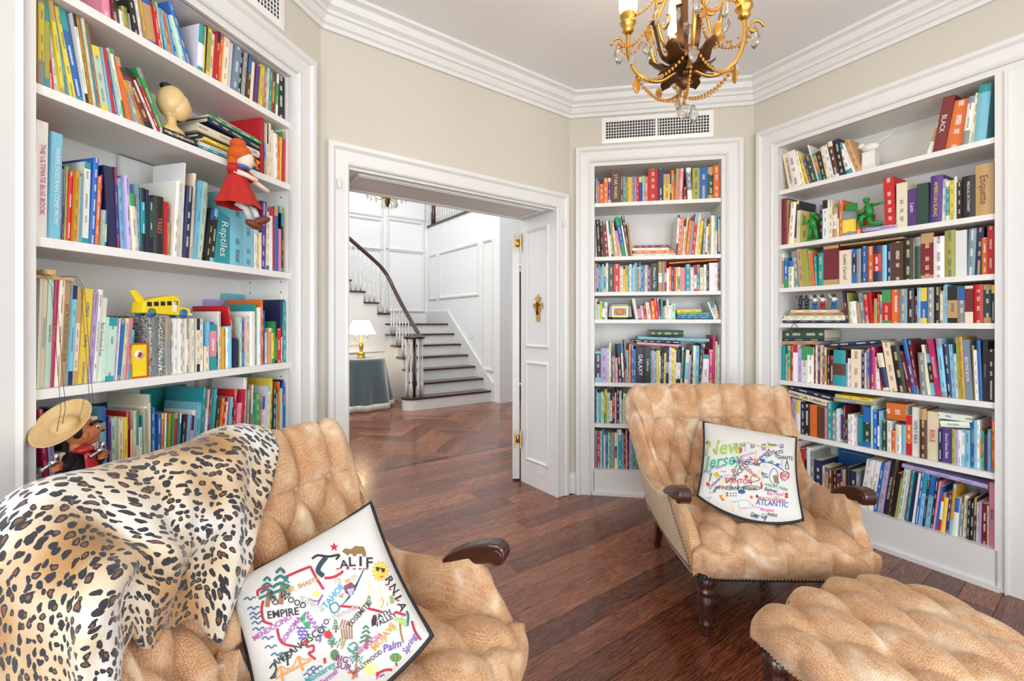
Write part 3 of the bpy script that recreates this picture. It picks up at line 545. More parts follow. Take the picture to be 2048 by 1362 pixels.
shelf('D', 5, (1550, 765, 8.787, 45, "90 30 l;130 70 T;180 100 c;280 240 m;320 280 c;370 290 P;440 310 w;510 340 n;620 380 K;745 400 o;860 430 B;915 440 k;1010 350 t;1080 490 s;1110 460 w;1150 460 w;1200 480 p;1240 400 R;1275 660 n;1330 560 w;1390 560 w;1440 600 w;1470 590 k;1540 580 t;1680 440 G;1730 400 e;1800 470 b;1830 510 w;1890 500 a;F 220 125 230 930 325 430 c=Little Life Lessons:B;F 250 80 125 1000 210 325 n;F 1050 262 330 1720 350 410 s;F 1055 200 262 1730 290 350 y"),
      (1770, 780, 7.783, -40, "30 480 G;95 480 w;160 630 o;250 540 w;320 540 a;415 400 o;540 270 w=FAMILY BIBLE:n;650 290 B;830 340 c=BIBLE:r;885 600 n;1045 600 p=Good News Bible:w;1095 610 l;1130 620 P;1180 620 w;1240 620 w;1320 620 a;1390 450 b;1420 470 a;1470 470 w;1505 620 o;1540 640 g;1570 700 p;1600 700 p;1650 620 a;1705 350 o;F 30 195 450 330 230 490 o;F 860 455 575 1320 530 600 w;F 820 330 440 1350 420 510 w"))
shelf('D', 6, (1580, 870, 8.01, 40, "60 120 K;110 100 w;230 220 r;270 250 K;330 200 w;390 260 s;510 400 n;560 500 c;620 520 T;680 560 B;740 560 K;800 640 R;850 570 w;900 560 T;960 510 K;1060 580 n;1110 570 s;1190 400 w l130;1260 410 w l130;1335 420 w l135;1390 460 b l130;1440 450 w l130;1480 420 P l130;1560 440 K l140=THE ENCYCLOPEDIA:w;1605 400 B l130;B 690 1235 190 b=THERE ARE MONSTERS EVERYWHERE:w"),
      (1780, 910, 6.809, 5, "60 250 K l100;100 230 l l100;160 190 e l100;185 190 w l100;215 210 m l100;250 220 t l95;300 240 n l95;340 250 w l95;385 240 b l95;440 260 a l90;470 340 n l80;545 290 a l85;580 310 n l85;610 360 k l90;650 430 b l70;690 520 w l50;745 580 y l50;800 520 p l50;845 400 Y l70;920 580 w l35;980 680 s l30;1040 560 c l30;1080 600 K l25;1130 640 K l20;1165 590 B l15;1200 650 w l15;1240 640 P l10;1320 670 R l10;1345 690 w;1435 380 k=Elephants:n;F 160 115 165 1330 405 465 P"))
def book_geo(mb, pg, w, h, dp, col, tcol, hard, rnd, bands=None):
    """one book upright: spine at y = 0 facing -y, thickness along x, pages into a second builder"""
    t = .0025 if hard else .0008; ins = .004 if hard else 0.
    n = 4 if w > .012 else 2; bow = min(w*.16, .006) if hard else 0
    xs = [-w/2+w*i/n for i in range(n+1)]; ys = [-bow*(1-(2*x/w)**2) for x in xs]
    cuts = [(0, h, col)]
    if bands: cuts = [(0, h*bands[0], bands[2]), (h*bands[0], h*bands[1], col), (h*bands[1], h, bands[2])]
    for za, zb, cc_ in cuts:
        if zb-za < 1e-4: continue
        k0 = len(mb.f); vs = [(x, y, za) for x, y in zip(xs, ys)]+[(x, y, zb) for x, y in zip(xs, ys)]; fs = [(i, i+1, n+2+i, n+1+i) for i in range(n)]
        mb.add(vs, fs, (cc_, tcol if cc_ is col else None), n > 2)
        for i in range(n): mb.uv[k0+i] = [(i/n, rnd+za), ((i+1)/n, rnd+za), ((i+1)/n, rnd+zb), (i/n, rnd+zb)]
    for sgn in (-1, 1):
        a, b = (w/2-t, w/2) if sgn > 0 else (-w/2, -w/2+t); mb.b2((a, 0, 0), (b, dp, h), None, (col, None))
    for z in (0, h-t): mb.b2((-w/2+t, ys[1]*.5, z), (w/2-t, .003, z+t), None, (col, None))
    pg.b2((-w/2+t, .002, ins), (w/2-t, dp-ins, h-ins-(0 if hard else .0004)))
def paint(me, c):
    A1 = me.color_attributes.new('col', 'FLOAT_COLOR', 'CORNER'); A2 = me.color_attributes.new('tcol', 'FLOAT_COLOR', 'CORNER'); b1, b2 = [], []
    for p, q in zip(me.polygons, c):
        b1 += list((*q[0], 1))*p.loop_total; b2 += (list((*q[1], 1)) if q[1] else [0, 0, 0, 0])*p.loop_total
    A1.data.foreach_set('color', b1); A2.data.foreach_set('color', b2)
def title_mesh(s, w, h, col, horiz=False):
    vs, fs, tw = text_geo(s); m = MB()
    if horiz: k = min(w*.82/max(tw, .1), h*.62); m.add([(x*k, 0, y*k) for x, y in vs], fs, col)
    else: k = min(w*.42, h*.72/max(tw, .1)); m.add([(y*k, 0, -x*k) for x, y in vs], fs, col)
    return m
ORD = 'first second third fourth fifth sixth seventh eighth ninth tenth eleventh twelfth thirteenth fourteenth fifteenth sixteenth seventeenth eighteenth nineteenth twentieth'.split()
def ordinal(n):
    if n < 20: return ORD[n]
    n += 1; t_ = {2: 'twenty', 3: 'thirty', 4: 'forty', 5: 'fifty', 6: 'sixty', 7: 'seventy', 8: 'eighty'}[n//10]
    return t_ + ('-'+ORD[n % 10-1] if n % 10 else 'th') if n % 10 else t_[:-1]+'ieth'
CASE_NAME = {'A': 'left bookcase', 'C': 'middle bookcase', 'D': 'right bookcase'}
order = sorted(range(len(BOOKS)), key=lambda i: -BOOKS[i]['px']-(500 if BOOKS[i]['title'] else 0)); KEEP = set(order[:322])
rest, rest_pg = MB(), MB()
for bi, q in enumerate(BOOKS):
    M = CASE[q['case']][0]; rr = random.Random(bi*13+5); ck = q['col']; base = RGB[ck]
    jit = 1+rr.uniform(-.13, .13); col = tuple(min(1, max(0, v*jit*(1+rr.uniform(-.06, .06)))) for v in base)
    tcol = lin(rr.choice(['f4ecd8', 'f0d890', 'ffffff'])) if ck in DARK else lin(rr.choice(['2b2b33', '7a2230', '26407a', '3a3a3a']))
    hard = rr.random() < .45; dp = min(.235, .15+rr.uniform(-.01, .06)); dep = .032+rr.uniform(-.004, .012)
    cv, pg = MB(), MB()
    bands = None
    if rr.random() < .38: bands = (rr.choice((0, .08, .14, .3)), rr.choice((.62, .78, .86, .92)), RGB[rr.choice('wcKnrbtygTas')])
    if q.get('flat'):
        L = sqrt((q['x2']-q['x'])**2+(q['z2']-q['z'])**2); an = atan2(q['z2']-q['z'], q['x2']-q['x']); L = max(L, .02)
        if q['col'] == 'r' and q['h'] > .1: L = max(L, .03)
        # lying: spine runs along x; build upright with thickness = h, height = L, then lay down
        book_geo(cv, pg, q['h'], L, min(.2, max(.14, L*.75)), col, tcol, hard, rr.uniform(0, 9)); Ml = M @ T(q['x'], dep, q['z']) @ RY(-an) @ T(0, 0, q['h']/2) @ RY(pi/2)
        Mt = M @ T(q['x'], dep, q['z']) @ RY(-an) @ T(L/2, -.0012, q['h']/2); W_, H_ = L, q['h']
    elif q.get('face'):
        w = q['x2']-q['x']; cv.b2((-w/2, 0, 0), (w/2, .0025, q['h']), None, (col, None)); cv.b2((-w/2, .014, 0), (w/2, .0165, q['h']), None, (col, None)); cv.b2((-w/2, .0025, 0), (-w/2+.003, .014, q['h']), None, (col, None))
        pg.b2((-w/2+.003, .0026, .003), (w/2-.004, .0139, q['h']-.003)); Ml = M @ T((q['x']+q['x2'])/2, .262, q['z']) @ RX(radians(-2)); Mt = Ml @ T(0, -.001, q['h']*.82); W_, H_ = w, q['h']*.2
    else:
        book_geo(cv, pg, q['w'], q['h'], dp, col, tcol if not q['title'] and rr.random() < .8 else None, hard, rr.uniform(0, 9), None if q['title'] else bands)
        ln = q['lean']; Ml = M @ T(q['x'], dep, q['z']+abs(sin(ln))*q['w']/2) @ RY(ln); Mt = Ml @ T(0, -min(q['w']*.16, .006)-.0008, q['h']/2); W_, H_ = q['w'], q['h']
    if bi in KEEP:
        cc = cv.c; cv.c = [None]*len(cc); ob = cv.build('book', 'marbled_card' if ck == 'M' else 'book_cover'); paint(ob.data, cc); ob.matrix_world = Ml
        pgo = pg.build('pages', 'page', ob)
        if q['title']:
            to = title_mesh(q['title'], W_, H_, RGB[q['tc']], bool(q.get('flat') or q.get('face'))).build('title', 'print', ob); to.matrix_local = Ml.inverted() @ Mt
        th = 'thick' if W_ > .04 else 'slim' if W_ < .013 else 'small' if q['h'] < .16 else 'tall' if q['h'] > .27 else 'medium'
        st = 'lying flat' if q.get('flat') else 'facing forward' if q.get('face') else ('leaning' if abs(q['lean']) > .12 else 'upright')
        tag(ob, '%s %s book %s, %s from left, %s shelf of %s' % (th if not q.get('flat') else ('thick' if q['h'] > .03 else 'slim'), CNAME[ck], st, ordinal(q['n']), ORD[q['si']], CASE_NAME[q['case']]), 'book', 'books on the %s' % CASE_NAME[q['case']])
    else:
        k0 = len(rest.f); rest.add(cv.v, cv.f, None, False, Ml); rest.c[k0:] = cv.c; rest.sm[k0:] = cv.sm
        for fi, uvl in cv.uv.items(): rest.uv[k0+fi] = uvl
        rest_pg.add(pg.v, pg.f, None, False, Ml)
cc = rest.c; rest.c = [None]*len(cc); ob = rest.build('books', 'book_cover'); paint(ob.data, cc)
tag(ob, 'slimmest and least visible books filling the gaps on all three bookcases', 'books', None, 'stuff'); po = rest_pg.build('pages', 'page', ob)
print('books', len(BOOKS))
# ================================================================= armchairs
ST_P = [0, .35, .6, .75, .87, 1]
ST = [[(0, .50, .36), (0, .60, .52), (0, .66, .68), (0, .695, .80), (0, .765, .905), (0, .85, .865), (0, .84, .76), (0, .73, .25)],
      [(.18, .50, .36), (.20, .60, .52), (.22, .66, .68), (.235, .695, .80), (.25, .765, .90), (.255, .85, .86), (.24, .84, .76), (.20, .73, .25)],
      [(.275, .45, .33), (.33, .55, .52), (.365, .61, .67), (.39, .65, .775), (.43, .725, .865), (.455, .80, .81), (.42, .80, .70), (.345, .71, .25)],
      [(.295, .385, .335), (.33, .445, .42), (.36, .485, .475), (.375, .505, .50), (.40, .54, .525), (.42, .575, .505), (.41, .59, .45), (.355, .58, .24)],
      [(.295, .25, .335), (.31, .275, .40), (.325, .30, .445), (.342, .31, .47), (.375, .32, .485), (.40, .325, .465), (.40, .33, .42), (.365, .30, .235)],
      [(.305, .04, .32), (.322, .09, .41), (.335, .14, .46), (.345, .17, .508), (.374, .185, .532), (.402, .185, .512), (.39, .17, .44), (.362, .0, .245)]]
def cr4(a, b, c, d, t): return .5*((2*b)+(c-a)*t+(2*a-5*b+4*c-d)*t*t+(3*b-a-3*c+d)*t**3)
STV = [[Vector(p) for p in s] for s in ST]
def ctl(i, j):
    if i < 0: q = STV[-i][j]; return Vector((-q.x, q.y, q.z))
    if i > 5: return STV[5][j]*2-STV[4][j]
    return STV[i][j]
def tub(p, v):
    """smooth shell of the chair: p -1..1 arm to arm round the back, v 0..1 inside bottom, over the rim, outside bottom"""
    s = -1 if p < 0 else 1; ap = min(abs(p), 1)
    for i in range(5):
        if ap <= ST_P[i+1] or i == 4: break
    t = (ap-ST_P[i])/(ST_P[i+1]-ST_P[i]); row = [cr4(ctl(i-1, j), ctl(i, j), ctl(i+1, j), ctl(i+2, j), t) for j in range(8)]
    x = min(v, 1)*7; k = min(int(x), 6); u = x-k
    a = row[k-1] if k else row[0]*2-row[1]; d = row[k+2] if k < 6 else row[7]*2-row[6]
    q = cr4(a, row[k], row[k+1], d, u); return Vector((s*q.x, q.y, q.z))
def normal_of(fn, a, b, e=.01):
    n = (fn(a+e, b)-fn(a-e, b)).cross(fn(a, b+e)-fn(a, b-e)); return n.normalized() if n.length > 1e-9 else Vector((0, 0, 1))
def tuft(a, b):
    i, j = a+b/2, a-b/2; return (abs(sin(pi*i))*abs(sin(pi*j)))**.5
def sstep(x, a, b): t = min(1, max(0, (x-a)/(b-a))); return t*t*(3-2*t)
def out_n(p, v):
    """normal pointing out of the padding"""
    q = tub(p, v); n = normal_of(tub, p, min(max(v, .02), .98)); c = (tub(p, .3)+tub(p, .8))/2
    return n if n.dot(q-c) > 0 else -n
import numpy as np
def np_grid(fn, A, B):
    return np.array([[tuple(fn(a, b)) for b in B] for a in A])
def tub_np(A, B):
    """vectorised tub(): rows A (p), columns B (v)"""
    C = np.array(ST); G = np.zeros((len(A), 8, 3))
    ext = np.concatenate([C[1:2]*np.array([-1, 1, 1]), C, 2*C[5:6]-C[4:5]])
    for n, p in enumerate(A):
        ap = min(abs(p), 1.); i = min(max(int(np.searchsorted(ST_P, ap, 'right'))-1, 0), 4); t = (ap-ST_P[i])/(ST_P[i+1]-ST_P[i])
        G[n] = cr4(ext[i], ext[i+1], ext[i+2], ext[i+3], t)
        if p < 0: G[n][:, 0] *= -1
    x = np.clip(np.array(B), 0, 1)*7; k = np.minimum(x.astype(int), 6); u = (x-k)[None, :, None]
    E = np.concatenate([2*G[:, :1]-G[:, 1:2], G, 2*G[:, 7:8]-G[:, 6:7]], 1)
    return cr4(E[:, k], E[:, k+1], E[:, k+2], E[:, k+3], u)
def np_normals(S, ref):
    n = np.cross(np.gradient(S, axis=0), np.gradient(S, axis=1)); n /= np.linalg.norm(n, axis=2, keepdims=True)+1e-12
    sg = np.sign((n*(S-ref)).sum(2, keepdims=True)); sg[sg == 0] = 1; return n*sg
def ss(x, a, b): t = np.clip((x-a)/(b-a), 0, 1); return t*t*(3-2*t)
def puff(a, b, da, db, sg=.016):
    """height of deep-buttoned padding: sharp creases along the diamond edges, pits at the buttons"""
    i, j = a+b/2, a-b/2; dl = 1/np.sqrt((1/da)**2+(.5/db)**2)
    d1, d2 = np.abs(i-np.round(i))*dl, np.abs(j-np.round(j))*dl
    near = np.exp(-((d1*d1+d2*d2))/(.030**2))
    return (1-np.exp(-d1/sg))*(1-np.exp(-d2/sg))-.75*near
def chan(a, da, sg=.013): d = np.abs(a-np.round(a))*da; return 1-np.exp(-d/sg)
def as_mesh(mb, S, flip=False):
    nu, nv = S.shape[0]-1, S.shape[1]-1
    fs = [(i*(nv+1)+j, (i+1)*(nv+1)+j, (i+1)*(nv+1)+j+1, i*(nv+1)+j+1) for i in range(nu) for j in range(nv)]
    mb.add([Vector(q) for q in S.reshape(-1, 3)], fs, None, True)
PA_ = np.concatenate([np.linspace(-1, -.66, 36)[:-1], np.linspace(-.66, .66, 190), np.linspace(.66, 1, 36)[1:]]); VA_ = np.linspace(0, .715, 110)
_S = tub_np(PA_, np.linspace(0, 1, 120)); _ref = (tub_np(PA_, [.3])+tub_np(PA_, [.8]))/2
TS = tub_np(PA_, VA_); TN = np_normals(TS, _ref)
_p = PA_[:, None]; _v = VA_[None, :]; _ap = np.abs(_p); _a = _p/.6*3.2+.5+0*_v; _b = (.735-TS[:, :, 2])/.135
_in = 1-ss(_v, .60, .72); _bk = 1-ss(_ap, .52, .62); _up = ss(_b, -.10, .10)
_d = chan(_a, .13)*(1-_up)*(1.-.35*ss(_v, .5, .66))+puff(_a, _b, .13, .135)*_up
_row = 1-.55*np.exp(-(np.abs(_b)*.135/.010))*ss(1-np.abs(_v-.35), .6, .8)
_arm = -.9*np.exp(-np.abs(_ap-.645)/.014)-.35*np.exp(-np.abs(_ap-.80)/.014)
TD = TS+TN*(_in*(_bk*.036*(_d*_row-.55)+(1-_bk)*.030*_arm))[:, :, None]
def tub_d(p, v):
    i = int(np.argmin(np.abs(PA_-p))); j = int(np.argmin(np.abs(VA_-v))); return Vector(TD[i, j])
SEAT = [(.60, .35, .30), (.46, .375, .315), (.32, .39, .325), (.18, .395, .335), (.07, .392, .345), (.0, .375, .357), (-.03, .335, .363), (-.032, .29, .363), (-.02, .248, .36)]
def seat_s(s, w):
    x = w*8; k = min(int(x), 7); u = x-k; P = [Vector(p) for p in SEAT]
    a = P[k-1] if k else P[0]; d = P[k+2] if k < 7 else P[8]; y, z, hw = cr4(a, P[k], P[k+1], d, u); e = 2*s-1
    return Vector((hw*e, y+.035*abs(e)**7*sstep(w, .5, .8), z-.035*abs(e)**6*(1-sstep(w, .6, .8))))
SA_, SW_ = np.linspace(0, 1, 110), np.linspace(0, 1, 110)
SS = np_grid(seat_s, SA_, SW_); SN = np_normals(SS, np.array([[[0, .25, .2]]]))
_w = SW_[None, :]; _len = np.cumsum(np.linalg.norm(np.diff(SS[55], axis=0, prepend=SS[55][:1]), axis=1))[None, :]; _sa = SS[:, :, 0]/.17; _sb = _len/.145+.35
_su = ss(_w, .66, .74); _sd = puff(_sa, _sb, .17, .145, .024)*(1-_su)+chan(_sa+.5*(np.round(.64*8) % 2 == 0), .17)*_su
SD = SS+SN*(.027*(_sd-.5)*(1-.85*ss(_w, .86, 1)))[:, :, None]
def spheres_along(mb, pts, step, r, off=None):
    P = [Vector(p) for p in pts]; acc = 0
    for a, b in zip(P, P[1:]):
        L = (b-a).length; 
        while acc <= L:
            c = a+(b-a)*(acc/L) if L else a; mb.ell(c, (r, r, r), None, 6, 4); acc += step
        acc -= L
def armchair(M, label, rear=True):
    c = thing('armchair', M, label, 'armchair', 'tufted library armchairs')
    # p samples finer over the back
    m = MB(); as_mesh(m, TD)
    for sg in (-1, 1):
        pts = [tub_d(sg, j/16*.715) for j in range(17)]+[tub(sg, .715+(1-.715)*j/6) for j in range(1, 7)]+[Vector((sg*.36, -.0, .25))]
        cen = sum(pts, Vector())/len(pts); n = len(pts); rings = [pts]
        for f_, o_ in ((.25, .022), (.5, .034), (.75, .04)): rings.append([p.lerp(cen, f_)+Vector((sg*.004, -o_, 0)) for p in pts])
        m.add([p for r_ in rings for p in r_]+[cen+Vector((0, -.042, 0))], [(a_*n+i, a_*n+(i+1) % n, (a_+1)*n+(i+1) % n, (a_+1)*n+i) for a_ in range(3) for i in range(n)]+[(3*n+i, 3*n+(i+1) % n, 4*n) for i in range(n)], None, True)
    iu = fix_normals(m.build('inside_upholstery', 'chenille', c))
    m = MB(); m.grid(lambda a, b: tub(-1+2*a, .71+.29*b), 64, 10, flip=True); fix_normals(m.build('outside_upholstery', 'ticking', c))
    m = MB(); as_mesh(m, SD); fix_normals(m.build('seat_cushion', 'chenille', c))
    fr = MB(); fr.b2((-.345, -.012, .235), (.345, .02, .26)); fr.b2((-.30, .02, .245), (.30, .70, .26)); fr.build('seat_frame', 'black', c)
    leg = [(.0, 0), (.017, 0), (.019, .012), (.016, .03), (.022, .035), (.024, .05), (.019, .058), (.024, .075), (.030, .12), (.033, .155), (.026, .165), (.036, .172), (.036, .183), (.028, .19), (.037, .205), (.038, .25)]
    for sx in (-1, 1):
        MB().lathe(leg, 16, (sx*.305, .03, 0)).build('leg', 'dark_wood', c)
        lg = MB(); lg.lathe([(.024, 0), (.034, .26)], 4); o = lg.build('leg', 'dark_wood', c, bevel=.004)
        for v in o.data.vertices: f = v.co.z/.26; v.co.x += sx*.285; v.co.y += .755-.085*f**.7
        h = MB(); X = sx*.376
        pf = [(.235, .486), (.18, .494), (.14, .500)]+[(.088+.035*cos(t), .538+.035*sin(t)) for t in [radians(-58-k*12) for k in range(17)]]+[(.11, .570), (.15, .560), (.20, .540), (.245, .515), (.27, .495), (.27, .48)]
        h.prism(pf, X-.027, X+.027, axis='x', smooth=False); hh = fix_normals(h.build('arm_handle', 'dark_wood', c, bevel=.008))
        sc = MB()
        for q in (-1, 1):
            sp = [(X+q*.0265, .088+(.004+.0056*t)*cos(t*1.0), .538+(.004+.0056*t)*sin(t*1.0)) for t in [k*.35 for k in range(14)]]; sc.tube(sp, .0032, 6)
        sc.build('scroll_carving', 'dark_wood', hh)
    nl = MB()
    spheres_along(nl, [seat_s(k/40, .985)+Vector((0, -.004, 0)) for k in range(41)], .0135, .0052)
    for sg in (-1, 1):
        spheres_along(nl, [tub(sg, .70+.3*k/12)+Vector((sg*.002, -.004, 0)) for k in range(13)], .0135, .005)
        spheres_along(nl, [tub(sg*(1-.72*k/30), .985)+Vector((sg*.004, 0, 0)) for k in range(31)], .0135, .0045)
    nl.build('nailhead_trim', 'antique_nail', c)['kind'] = 'stuff'
    k = MB(); k.ell((0, 0, 0), (.010, .010, .010), None, 8, 5); b0 = None
    for a_, z_ in [(i, .74) for i in (-2.5, -1.5, -.5, .5, 1.5, 2.5)]+[(i, .605) for i in (-2, -1, 0, 1, 2)]+[(i, .47) for i in (-1.5, -.5, .5, 1.5)]:
        p = a_/3.4*.6; best = min(range(60), key=lambda j: abs(tub(p, j/100).z-z_)); q = tub_d(p, best/100)
        if b0 is None: b0 = k.build('button', 'chenille', iu); o = b0
        else: o = b0.copy(); COL.objects.link(o); o.parent = iu
        o.location = q
    return c
CH1 = frame((-.085, 1.04), (-sin(radians(-19)), cos(radians(-19))), (-cos(radians(-19)), -sin(radians(-19))))
CH2 = frame((1.085, 1.80), (1, -.02), (.02, 1))
ch1 = armchair(CH1, 'tan tufted armchair at the near left with a leopard throw over its back')
def dup(src, M, label):
    r = src.copy(); COL.objects.link(r); r.matrix_world = M; r['label'] = label
    def rec(a, b):
        for ch in a.children: k = ch.copy(); COL.objects.link(k); k.parent = b; rec(ch, k)
    rec(src, r); return r
dup(ch1, CH2, 'tan tufted armchair standing before the bookcases at the right')
# ---- ottoman
MO = frame((1.125, 1.30), (.929, .371), (-.371, .929))
def otto(s, w):
    x, y = 2*s-1, 2*w-1; k = lambda t: (abs(t)**2.6)
    ex = 1-.0; d = max(abs(x), abs(y)); hx, hy = .325, .255
    px = hx*x*(1-.03*abs(y)**4); py = hy*y*(1-.03*abs(x)**4)
    z = .405-.035*(abs(x)**3+abs(y)**3)-.02*max(0, abs(x*y))**3
    return Vector((px, py, z))
OA_ = np.linspace(0, 1, 120); OS = np_grid(otto, OA_, OA_); ON = np_normals(OS, np.array([[[0, 0, 0]]]))
OD = OS+ON*(.028*(puff(OS[:, :, 0]/.165, OS[:, :, 1]/.15+.5, .165, .15, .024)-.5))[:, :, None]
def otto_d(s, w): return Vector(OD[min(119, max(0, round(s*119))), min(119, max(0, round(w*119)))])
ot = thing('ottoman', MO, 'tan tufted ottoman with nailhead trim in the near right corner', 'ottoman')
m = MB(); as_mesh(m, OD); fix_normals(m.build('cushion', 'chenille', ot))
def per(t, z, g):   # perimeter, t 0..4
    k = int(t) % 4; f = t-int(t); cs = [(-1, -1), (1, -1), (1, 1), (-1, 1)]; a, b = cs[k], cs[(k+1) % 4]; x, y = a[0]+(b[0]-a[0])*f, a[1]+(b[1]-a[1])*f
    q = otto_d((x+1)/2, (y+1)/2); return q, x, y
m = MB()
def side(a, b):
    q, x, y = per(a*4 % 4, 0, 0); n = Vector((x if abs(x) > .999 else x*.0, y if abs(y) > .999 else 0, 0)); n = n.normalized() if n.length else Vector((1, 0, 0))
    ple = float(chan(np.array(q.x/.165 if abs(y) > .999 else q.y/.15+.5), .16))
    bul = sin(pi*min(b*1.1, 1))*.022*(.5+.5*ple); z = q.z+(.262-q.z)*b; return Vector((q.x, q.y, z))+n*(bul-.006*b)
m.grid(side, 160, 12); fix_normals(m.build('side_upholstery', 'chenille', ot))
nl = MB(); spheres_along(nl, [side(k/80*.9999, .97) for k in range(81)], .0135, .0052); nl.build('nailhead_trim', 'antique_nail', ot)['kind'] = 'stuff'
MB().b2((-.30, -.23, .245), (.30, .23, .268)).build('base_frame', 'black', ot)
for sx in (-1, 1):
    for sy in (-1, 1):
        MB().lathe([(0, 0), (.017, 0), (.019, .012), (.016, .03), (.024, .05), (.019, .058), (.03, .12), (.033, .155), (.026, .165), (.036, .18), (.028, .19), (.037, .205), (.038, .25)], 16, (sx*.265, sy*.2, 0)).build('leg', 'dark_wood', ot)
# ---- leopard throw over the near armchair's back
def throw_pos(s, w):
    """s 0..1 from the near end of the back to its far hem, w 0..1 from the inside hem over the rim to the outside hem"""
    lo = .155+.115*(1-s)+.02*sin(s*11)+.10*(1-sstep(s, .0, .22)); v = lo+(.90-lo)*w
    pr = float(np.interp(.155+.745*w, [.15, .242, .367, .5, .7], [-.29, -.075, .05, .175, .21])); p = -.71+(pr+.71)*s
    q = tub(p, v); n = out_n(p, v)
    nz = noise.noise(Vector((s*4.1, w*3.2, 4.)))*.022+noise.noise(Vector((s*9, w*6, 1.)))*.008
    inn = 1-sstep(v, .45, .6)
    fold = .020*max(0, sin(s*15+w*3+1.4*sin(w*4)))**2*inn+.030*math.exp(-((w-.16-.07*s+.02*sin(s*13))/.045)**2)*inn*(1-.6*s)+.010*sin(s*8-w*9)
    edge = min(1, min(s, 1-s)*9, w*10, (1-w)*10)
    q = q+n*(.016+.012*edge+max(-.010, (nz+fold)*edge))
    if s < .2: q += Vector((-.04, -.01, -.015))*((.2-s)/.2)**1.5
    q.z -= .012*(1-sstep(w, 0, .12))*(1+sin(s*21))
    return q
TP = np.array([[tuple(CH1 @ throw_pos(a/130, b/130)) for b in range(131)] for a in range(131)])
TU = np.cumsum(np.linalg.norm(np.diff(TP, axis=0, prepend=TP[:1]), axis=2), axis=0); TV = np.cumsum(np.linalg.norm(np.diff(TP, axis=1, prepend=TP[:, :1]), axis=2), axis=1)
TU = TU[:, 60:61]*.5+TU*.5; TV = TV[60:61]*.5+TV*.5
m = MB(); m.grid(lambda a, b: Vector(TP[round(a*130), round(b*130)]), 130, 130, uvs=lambda a, b: (float(TU[round(a*130), round(b*130)]), float(TV[round(a*130), round(b*130)])))
th = fix_normals(m.build('throw_blanket', 'leopard_plush')); tag(th, 'leopard print plush throw draped over the near armchair back', 'throw blanket')
so = th.modifiers.new('thick', 'SOLIDIFY'); so.thickness = .012; so.offset = 0
# ================================================================= pillows
def pillow_obj(name, M, L, label, sag):
    T_ = .078; c = thing(name, M, label, 'pillow', 'embroidered pillows')
    def pos(x, z, sg):
        g = max(0, (1-x*x)*(1-z*z))**.42; wr = 1+.05*noise.noise(Vector((x*3, z*3, sg+L)))
        return Vector((x*L/2*(1-.07*(1-z*z)*(abs(x)**2)), -sg*T_*g*wr, z*L/2*(1+(-.07 if z > 0 else sag)*(1-x*x)*(abs(z)**2))))
    m = MB(); m.grid(lambda a, b: pos(2*a-1, 2*b-1, 1), 40, 40); m.grid(lambda a, b: pos(2*a-1, 2*b-1, -1), 40, 40, flip=True); fix_normals(m.build('cover', 'white_cotton', c))
    per_ = [pos(-1+2*k/20, -1, 1) for k in range(20)]+[pos(1, -1+2*k/20, 1) for k in range(20)]+[pos(1-2*k/20, 1, 1) for k in range(20)]+[pos(-1, 1-2*k/20, 1) for k in range(20)]
    MB().tube(per_, .0062, 8, closed=True).build('piping', 'black', c)
    return c, pos, L
